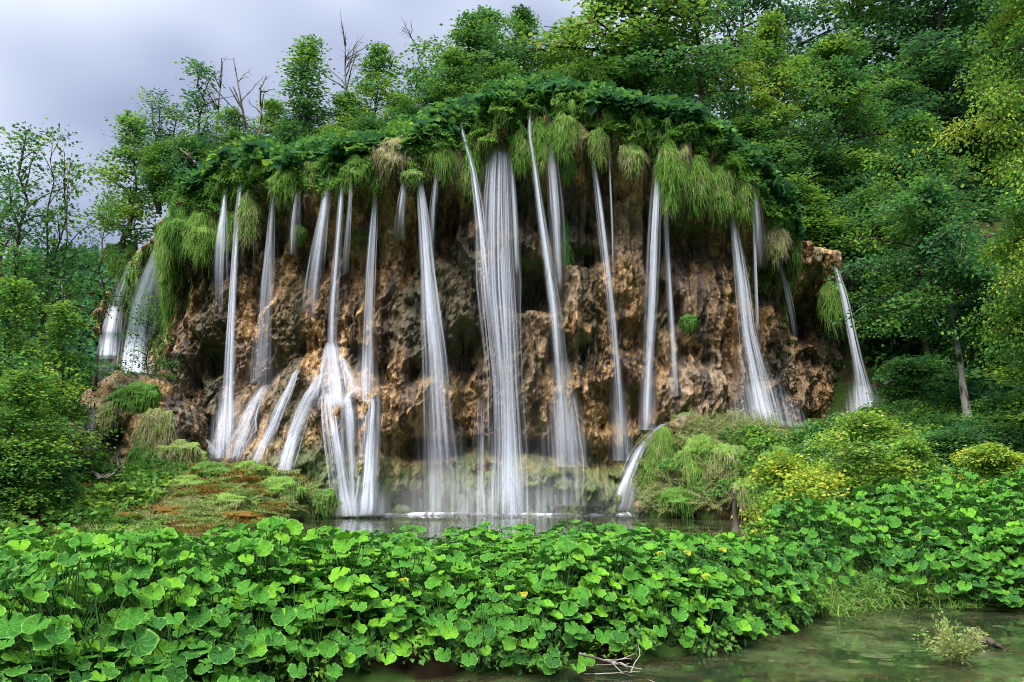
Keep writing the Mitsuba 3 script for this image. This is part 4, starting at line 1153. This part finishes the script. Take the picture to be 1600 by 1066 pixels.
# moss clothing the left flank where the leftmost cascade slides
n = 9000
x = rng.uniform(-23.5, -16.2, n)
z = rim_z(x) * rng.uniform(0.25, 1.0, n) ** 0.6
k_ = (fb(P3(x * 0.6, z * 0.4, 9.0), 3, 73) > 0.40 + 0.25 * sstep(-18, -16.2, x))
x, z = x[k_], z[k_]
n = len(x)
fl = MB()
fl.blades(P3(x, face_y(x, z) - 0.02, z), unit(P3(rng.normal(0, 0.3, n), -0.6 + 0 * x, rng.normal(0, 0.3, n))) * 0.4, rng.uniform(0.15, 0.5, n), 0.03, rng, 0.9, 2, np.stack([rng.uniform(0, 1, n), np.clip(rng.normal(0.42, 0.1, n), 0, 1)], 1))
scene['flank_moss'] = fl.ply('moss_bsdf')
tag('flank_moss', 'green moss on the left flank of the cliff around the leftmost cascade', 'moss', kind='stuff')

# ------------------------------------------------------------------ banks and mounds
def spots(n, x0, x1, y0, y1, ok=None):
    x, y = rng.uniform(x0, x1, n), rng.uniform(y0, y1, n)
    z = ground_z(x, y)
    m = z > 0.02 if ok is None else ok(x, y, z)
    return np.stack([x, y, z], 1)[m]


def mound_zone(x, y, z):
    return (z > 0.05) & (y < face_y(x, z) - 0.3) & (y > 23) & (x < -5)


p = spots(2000, -19, -5.5, 23.5, 35.5, mound_zone)
a = fb(p * [0.5, 0.5, 0.0] + 2.0, 3, 81)
g_ = fb(p * [0.9, 0.9, 0.0] + 7.0, 3, 84)
scatter('rust_moss', 'rust_clump', p[(g_ > 0.61)], rng, (0.8, 1.5))
tag('rust_moss', 'rust-brown moss patches on the left mound', 'moss', kind='stuff')
scatter('mound_moss', 'moss_clump', p[(a > 0.5) & (g_ <= 0.61)], rng, (0.8, 1.5))
tag('mound_moss', 'low yellow-green moss cushions on the left mound', 'moss', kind='stuff')
scatter('mound_grass', 'pale_grass_clump', p[(a <= 0.54) & (a > 0.36) & (g_ <= 0.61)], rng, (0.6, 1.3))
tag('mound_grass', 'pale short grass over the left mound in front of the apron', 'grass', kind='stuff')
scatter('mound_herbs', 'ivy_clump', p[(a <= 0.38) & (g_ < 0.5)], rng, (0.4, 0.8))
tag('mound_herbs', 'small leafy herbs patching the left mound', 'herbs', kind='stuff')

p = spots(1500, 6.5, 24, 13.5, 36.5, lambda x, y, z: (z > 0.35) & (y < np.minimum(face_y(x, z), face_plan(x)) - 2.2 - 2.5 * (x > 11)) & ((y > 17.5) | (x > 7)) & (x < 0.66 * y + 2))
a = fb(p * [0.4, 0.4, 0.0] + 5.0, 3, 82)
scatter('bank_herbs', 'herb_clump', p[a > 0.53], rng, (0.7, 1.3))
scatter('bank_cushions', 'pale_grass_clump', p[(a > 0.46) & (a <= 0.56) & (p[:, 1] > 22)], rng, (1.0, 1.9))
tag('bank_cushions', 'pale grassy moss cushions over the right bank below the shelf', 'grass', kind='stuff')
tag('bank_herbs', 'fresh mixed herbs covering the right bank', 'herbs', kind='stuff')
scatter('bank_ivy', 'ivy_clump', p[a <= 0.5], rng, (0.8, 1.3))
tag('bank_ivy', 'low leafy ground cover on the right bank and shelf', 'ground cover', kind='stuff')
p = spots(1500, 11, 40, 36, 66, lambda x, y, z: (y > face_plan(x) + 0.5) & (z > 7) & (x < 0.7 * y))
p = np.vstack([p, spots(260, 18.5, 27, 33, 42, lambda x, y, z: (z > 4))])
scatter('slope_undergrowth', 'dark_clump', p, rng, (0.9, 1.7))
tag('slope_undergrowth', 'dark undergrowth on the wooded slope at the right', 'undergrowth', kind='stuff')
p = spots(1300, -40, -13, 22, 56, lambda x, y, z: (z > 0.2) & (np.abs(x) > 0.40 * y) & (np.abs(x) < 0.7 * y + 1) & (y < face_y(x, z) - 0.4))
scatter('left_undergrowth', 'ivy_clump', p, rng, (0.9, 1.8))
tag('left_undergrowth', 'dark leafy undergrowth on the left bank', 'undergrowth', kind='stuff')
p = spots(260, 4.6, 7.0, 11.7, 14.0, lambda x, y, z: z > -0.02)
scatter('bank_grass', 'tall_grass_clump', p, rng, (0.6, 1.1))
tag('bank_grass', 'yellowish grass tussocks at the bend of the bank right of the butterbur bed', 'grass', kind='stuff')

p = spots(700, 4.8, 11, 30.5, 35.4, lambda x, y, z: (z > 0.05) & (y < face_y(x, z) - 0.2))
scatter('wall_grass', 'pale_grass_clump', p, rng, (0.7, 1.3), 30)
tag('wall_grass', 'grass and moss clothing the steep front of the right mound', 'grass', kind='stuff')
# the lower storey of the bed, seen only between the upper leaves
lo = np.stack([rng.uniform(-12, 9, 3000), rng.uniform(3.6, 15.0, 3000)], 1)
lo = lo[(bank_dist(lo[:, 0], lo[:, 1]) > 0.15) & (np.abs(lo[:, 0]) < 0.66 * lo[:, 1] + 0.8) & ~((np.abs(lo[:, 0] - 5.8) < 0.9) & (np.abs(lo[:, 1] - 12.7) < 0.9))][:330]
for i, q_ in enumerate(lo):
    scene[f'butterbur_lower_storey__{i + 1:03d}'] = inst(f'butterbur_inner_{i % 9}_mass', xform((q_[0], q_[1], gz(*q_) - 0.06), rng.uniform(0, 6.28), rng.uniform(0.9, 1.15), rng.uniform(0.45, 0.7)))
tag('butterbur_lower_storey', 'lower leaves of the butterbur bed between and beneath the tall ones', 'plants', kind='stuff')
p = np.stack([*(q_[:4000] for q_ in (rng.uniform(-12, 11, 4000), rng.uniform(3.5, 16.5, 4000)))], 1)
p = p[(bank_dist(p[:, 0], p[:, 1]) > -0.05) & (np.abs(p[:, 0]) < 0.66 * p[:, 1] + 1)][:900]
p = np.column_stack([p, ground_z(p[:, 0], p[:, 1])])
for i, q_ in enumerate(p):
    scene[f'bed_undergrowth__{i + 1:03d}'] = inst(f'herb_clump_{i % 4}', xform(q_ - [0, 0, 0.03], rng.uniform(0, 6.28), 0.5, rng.uniform(0.5, 0.8)))
tag('bed_undergrowth', 'small dark leaves and shoots beneath the butterbur bed', 'undergrowth', kind='stuff')

# moss drapes on the right mound
for i, (px, py, w, h, tn, dry, lab) in enumerate([
        (1035, 682, 70, 110, .56, .05, 'bright moss wall beside the diagonal white chute'),
        (1085, 690, 70, 100, .60, .05, 'yellow-green moss wall in the middle of the right mound'),
        (1135, 692, 76, 80, .66, .35, 'brownish grass cushion overhanging on the right mound'),
        (1060, 760, 70, 50, .44, .1, 'lower dark moss at the foot of the right mound'),
        (1190, 745, 110, 60, .62, .3, 'pale grassy hummock right of the moss walls'),
        (1240, 700, 110, 60, .50, .05, 'soft green cushion on the shelf above the pale hummock')]):
    k = numbered('moss_wall')
    q = ground_hit(px, py + 0.3 * h, 20.0, 40.0)
    scene[k] = drape(470 + i, px, py, w, h, tn, int(400 + 0.2 * w * h), dry, Y=q[1] + 0.1).ply('moss_bsdf')
    tag(k, lab, 'moss')

# humps of moss and earth on the left mound
for i, (px, py, w, h, tn, dry, lab) in enumerate([
        (330, 722, 70, 34, .40, .2, 'dark mossy hump at the back of the left mound below the small white chute'),
        (395, 724, 60, 34, .60, .3, 'brownish moss hump at the back of the left mound'),
        (300, 742, 60, 30, .66, 0, 'pale grassy hump in the middle of the left mound'),
        (440, 748, 80, 40, .56, .35, 'brown-green hump near the right tip of the left mound'),
        (500, 765, 60, 46, .42, .3, 'ragged green hump at the right tip of the left mound'),
        (230, 762, 70, 30, .60, 0, 'low grassy hump at the left of the left mound'),
        (360, 772, 90, 30, .68, .1, 'long pale grass hump along the front of the left mound'),
        (265, 790, 80, 24, 1.45, 0, 'rust-brown moss pad at the front left of the left mound'),
        (370, 800, 90, 22, 1.45, 0, 'long rust-brown moss pad at the front of the left mound'),
        (205, 800, 60, 22, 1.45, 0, 'small rust-brown moss pad at the far left front of the left mound')]):
    k = numbered('moss_hump')
    q = ground_hit(px, py + 0.5 * h, 20.0, 40.0)
    scene[k] = drape(495 + i, px, py, w, h, tn, int(500 + 0.3 * w * h), dry, Y=q[1] + 0.15).ply('moss_bsdf')
    tag(k, lab, 'moss')

# root mound with a dark hollow, at the foot of the leftmost cascade
ico = trimesh.creation.icosphere(6)
v = ico.vertices.copy()
c0 = at(212, 672, 35.2)
r = 1 + 0.55 * (fb(v * 1.6, 4, 91) - 0.5) + 0.22 * (0.25 - np.abs(2 * fb(v * [5, 5, 3], 3, 92) - 1)) + 0.08 * (fb(v * 14, 2, 93) - 0.5)
hol = np.exp(-(((v[:, 0] + 0.25) / 0.33) ** 2 + ((v[:, 2] + 0.28) / 0.30) ** 2)) * (v[:, 1] < 0)
r *= 1 - 0.75 * hol
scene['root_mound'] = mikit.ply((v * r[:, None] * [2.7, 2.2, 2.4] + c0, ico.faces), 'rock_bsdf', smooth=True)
tag('root_mound', 'earthy root-bound mound with a dark hollow at the left foot of the cliff', kind='structure')
for i, (px, py, w, h, tn, dry, Y, lab) in enumerate([
        (215, 600, 90, 50, .40, .1, 33.8, 'green moss cap on top of the root mound'),
        (245, 640, 60, 80, .80, .3, 33.4, 'brown root fringe on the right shoulder of the root mound'),
        (165, 630, 60, 50, .78, .3, 33.4, 'brown root fringe above the dark hollow'),
        (280, 690, 90, 60, .74, .4, 33.4, 'dry brown grass hem below the small white chute'),
        (225, 690, 40, 60, .45, .2, 33.0, 'green plants growing on the front of the root mound')]):
    k = numbered('root_fringe')
    scene[k] = drape(480 + i, px, py, w, h, tn, int(400 + 0.2 * w * h), dry, Y=Y).ply('moss_bsdf')
    tag(k, lab, 'roots' if tn > .7 else 'moss')

# broken stump, dead roots, fallen wood
def stump(seed, px, y0, y1, Y, r, pale, lean=0.0):
    rg = np.random.default_rng(seed)
    a, b = at(px, y1, Y), at(px + lean, y0, Y)
    na, nr = 18, 14
    ang = np.linspace(0, 2 * np.pi, na, endpoint=False)
    jag = rg.uniform(0.55, 1.0, na) ** 0.8
    rows = []
    for k in range(nr):
        t = k / (nr - 1)
        rad = r * (1.35 - 0.6 * t + 0.5 * math.exp(-t * 9)) * (1 + 0.12 * np.cos(ang * 5 + 1) + 0.06 * np.cos(ang * 9 + 3 * t))
        pt = a + (b - a) * (t * jag)[:, None] * 1.0
        rows.append(pt + np.stack([np.cos(ang) * rad, np.sin(ang) * rad, 0 * ang], 1))
    rows.append(np.repeat(rows[-1].mean(0, keepdims=True) - [[0, 0, 0.35 * np.linalg.norm(b - a)]], na, 0) + (rows[-1] - rows[-1].mean(0)) * 0.2)
    vv = np.stack(rows)
    vv = np.concatenate([vv, vv[:, :1]], 1)
    m = MB()
    m.add(vv.reshape(-1, 3), grid_faces(len(rows), na + 1)[:, ::-1], np.tile((pale, 0), (len(rows) * (na + 1), 1)))
    return m


for sd, px, y0, y1, Y, r, pale, ln, lab in [(1, 139, 622, 702, 30.5, .17, .9, 4, 'broken pale upright stump with split grey wood on the left bank'),
                                            (2, 1440, 542, 572, 0, .16, .8, 3, 'short pale stump on the slope left of the leaning trunk'),
                                            (3, 1578, 652, 676, 29.5, .09, .9, 0, 'small white post-like stump at the right edge'),
                                            
                                            (5, 1150, 770, 830, 17.0, .05, .05, -3, 'thin dark stub standing before the right mound')]:
    k = numbered('tree_stump')
    Y = Y or ground_hit(px, y1, 25, 50)[1]
    scene[k] = stump(sd, px, y0, y1, Y, r, pale, ln).ply('bark_bsdf', True)
    tag(k, lab, 'stump')


def branchy(seed, pts, r0, side, pale, L=0.4, taper=0.8):
    rg = np.random.default_rng(seed)
    m = MB()
    pts = np.array(pts, float)
    t = np.linspace(0, 1, 12)
    ax = np.stack([np.interp(t, np.linspace(0, 1, len(pts)), pts[:, k]) for k in range(3)], 1) + rg.normal(0, 0.25 * r0, (12, 3))
    m.tube(ax, r0 * (1 - taper * t), 6, (pale, 0))
    for _ in range(side):
        u = rg.uniform(0.2, 0.95)
        o = np.array([np.interp(u, t, ax[:, k]) for k in range(3)])
        d = unit(unit(ax[-1] - ax[0]) * 0.6 + rg.normal(0, 0.7, 3) * [1, 1, 0.6])
        s = np.linspace(0, 1, 4)[:, None]
        m.tube(o + d * L * rg.uniform(0.4, 1) * s + rg.normal(0, 0.02, (4, 3)) * s, r0 * 0.5 * (1 - 0.8 * s[:, 0]) + 0.002, 4, (pale, 0))
    return m


W = lambda px, py, z=0.0: on_plane(px, py, z)
for nm, lab, m in [
        ('dry_branch', 'forked dry branch lying in the water before the butterbur edge', branchy(1, [W(905, 1022, .22), W(960, 1036, .1), W(1002, 1046, .05)], .016, 5, .8)),
        ('dry_branch', 'thin straight stick floating beside the forked dry branch', branchy(2, [W(912, 1054, .02), W(960, 1052, .03), W(1000, 1049, .05)], .010, 2, .8)),
        ('sunken_log', 'dark sunken log at the right beside the yellowish water shrub', branchy(3, [W(1516, 985, .06), W(1535, 1000, .07), W(1562, 1012, .02)], .06, 2, .0, .3, .4)),
        ('fallen_branch', 'bare fallen branch on the bank right of the rightmost waterfall', branchy(4, [at(1382, 602, 36.4), at(1400, 592, 36.6), at(1420, 578, 36.9)], .09, 2, .4)),
        ('fallen_branch', 'pale twig lying on the shelf at the foot of the rightmost waterfall', branchy(5, [at(1288, 660, 35.5), at(1300, 659, 35.2), at(1316, 656, 35.2)], .05, 1, .7)),
        ('dead_roots', 'twisted grey dead roots at the corner of the left mound', branchy(6, [at(140, 738, 29.5), at(160, 748, 29.2), at(184, 738, 29.0), at(186, 728, 29)], .10, 7, .45, .6, .6)),
        ('leaning_stem', 'slim leaning stem among the trees left of the leftmost cascade', branchy(7, [at(112, 505, 34), at(100, 465, 34.3), at(92, 420, 34.5)], .07, 3, .6, 1.0)),
        ('overhanging_limb', 'bare crooked limb leaning over the left corner of the cliff', branchy(8, [at(325, 292, 41), at(312, 262, 41), at(296, 245, 41.2), at(280, 232, 41.5)], .10, 4, .3, .8))]:
    k = numbered(nm)
    scene[k] = m.ply('bark_bsdf', True)
    tag(k, lab, nm.split('_')[-1])

# boulders
for i, (px, py, w, h, Y, lab) in enumerate([(627, 802, 34, 18, 35.0, 'brown boulder standing in the pool under the right ledge curtain'), (1000, 794, 22, 14, 34.4, 'dark mossy rock at the foot of the diagonal chute'),
                                            (1075, 668, 60, 30, 35.2, 'wet brown boulder beside the head of the diagonal chute'), (1130, 660, 70, 26, 36.0, 'rounded brown rock on the right shelf'), (525, 790, 50, 40, 34.2, 'brown rock at the tip of the left mound')]):
    m = trimesh.creation.icosphere(4)
    v = m.vertices * (1 + 0.5 * (fb(m.vertices * 1.5 + i * 9, 4, 95) - 0.5))[:, None]
    k = numbered('boulder')
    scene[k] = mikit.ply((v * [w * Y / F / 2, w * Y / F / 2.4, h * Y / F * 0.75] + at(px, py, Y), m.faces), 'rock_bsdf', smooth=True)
    tag(k, lab, 'boulder')

# flat stones on the bed of the shallows
sb = MB()
ic = trimesh.creation.icosphere(2)
for j in range(190):
    x, y = rng.uniform(0.5, 9.5), rng.uniform(7.6, 12.6)
    if bank_dist(np.array([x]), np.array([y]))[0] > -0.2:
        continue
    sz = 0.03 + 0.10 * rng.random() ** 2
    v = ic.vertices * (1 + 0.5 * (fb(ic.vertices * 1.4 + j, 2, 96) - 0.5))[:, None] * [sz * rng.uniform(.8, 1.7), sz, 0.35 * sz]
    sb.add(v + [x, y, gz(x, y) + 0.1 * sz], ic.faces, np.full((len(v), 2), rng.uniform(0, 1)))
scene['bed_stones'] = sb.ply('bed_bsdf', True)
tag('bed_stones', 'flat pale stones on the bed of the clear shallows at the lower right', 'stones', kind='stuff')

# the shrub standing in the shallows
q = on_plane(1492, 1030, 0.0)
ws = MB()
for j in range(46):
    d = unit(np.array([rng.normal(0, 0.9), rng.normal(0, 0.6), 0.75]))
    L = rng.uniform(0.2, 0.5)
    t = np.linspace(0, 1, 4)[:, None]
    ws.tube(q + d * L * t - [0, 0, 0.12] * t ** 2 - [0, 0, 0.02], [.004, .004, .003, .002], 3, (0.3, 0.85))
    c = q + d * L * rng.uniform(0.2, 1.05, (34, 1)) + rng.normal(0, 0.025, (34, 3))
    ws.leaves(c, unit(d + rng.normal(0, 0.6, (34, 3))), unit(rng.normal(0, 0.6, (34, 3)) + [0, 0, 1]), 0.045, 0.012, 0.2, np.stack([rng.uniform(0, 1, 34), rng.uniform(.58, .85, 34)], 1))
scene['water_shrub'] = ws.ply('moss_bsdf')
tag('water_shrub', 'small yellowish shrub growing out of the clear shallows at the lower right', 'shrub')

# foam and mist at the foot of the falls
fm = MB()
fx = np.linspace(-8.2, 5.2, 180)
fyy = np.linspace(0, 1, 9)
for x0, x1, wd in [(-8.0, -5.6, 1.1), (-5.6, 5.0, 0.8)]:
    X_, S_ = np.meshgrid(np.linspace(x0, x1, int(16 * (x1 - x0))), fyy, indexing='ij')
    Yb = 34.9 + 0.35 * (fb(P3(X_ * 0.8, 0 * X_, 0.0), 2, 97) - 0.5)
    Y_ = Yb - wd + 2.2 * wd * S_
    Z_ = 0.008 + 0.16 * np.sin(np.pi * S_) * fb(P3(X_ * 1.5, Y_ * 2, 0), 3, 98)
    fm.add(P3(X_, Y_, Z_).reshape(-1, 3), grid_faces(*X_.shape), np.stack([X_.ravel() * 0.3, (np.clip(1.5 * np.sin(np.pi * S_) ** 0.8 * fb(P3(X_ * 1.1, Y_ * 3, 5), 3, 99) + 0.1, 0, 1)).ravel()], 1))
scene['pool_foam'] = fm.ply('foam_bsdf', True)
tag('pool_foam', 'line of white foam along the foot of the falls on the pool', 'foam', kind='stuff')
scene['mist_medium'] = {'type': 'homogeneous', 'albedo': {'type': 'rgb', 'value': [0.97, 0.975, 0.98]}, 'sigma_t': 0.07}
ms = trimesh.creation.icosphere(4)
scene['mist'] = mikit.ply((ms.vertices * [7.5, 1.2, 1.7] + [-0.6, 34.2, 0.1], ms.faces), {'type': 'null'}, smooth=True)
scene['mist']['interior'] = {'type': 'ref', 'id': 'mist_medium'}
tag('mist', 'soft white spray hanging over the pool at the foot of the falls', 'mist', kind='stuff')
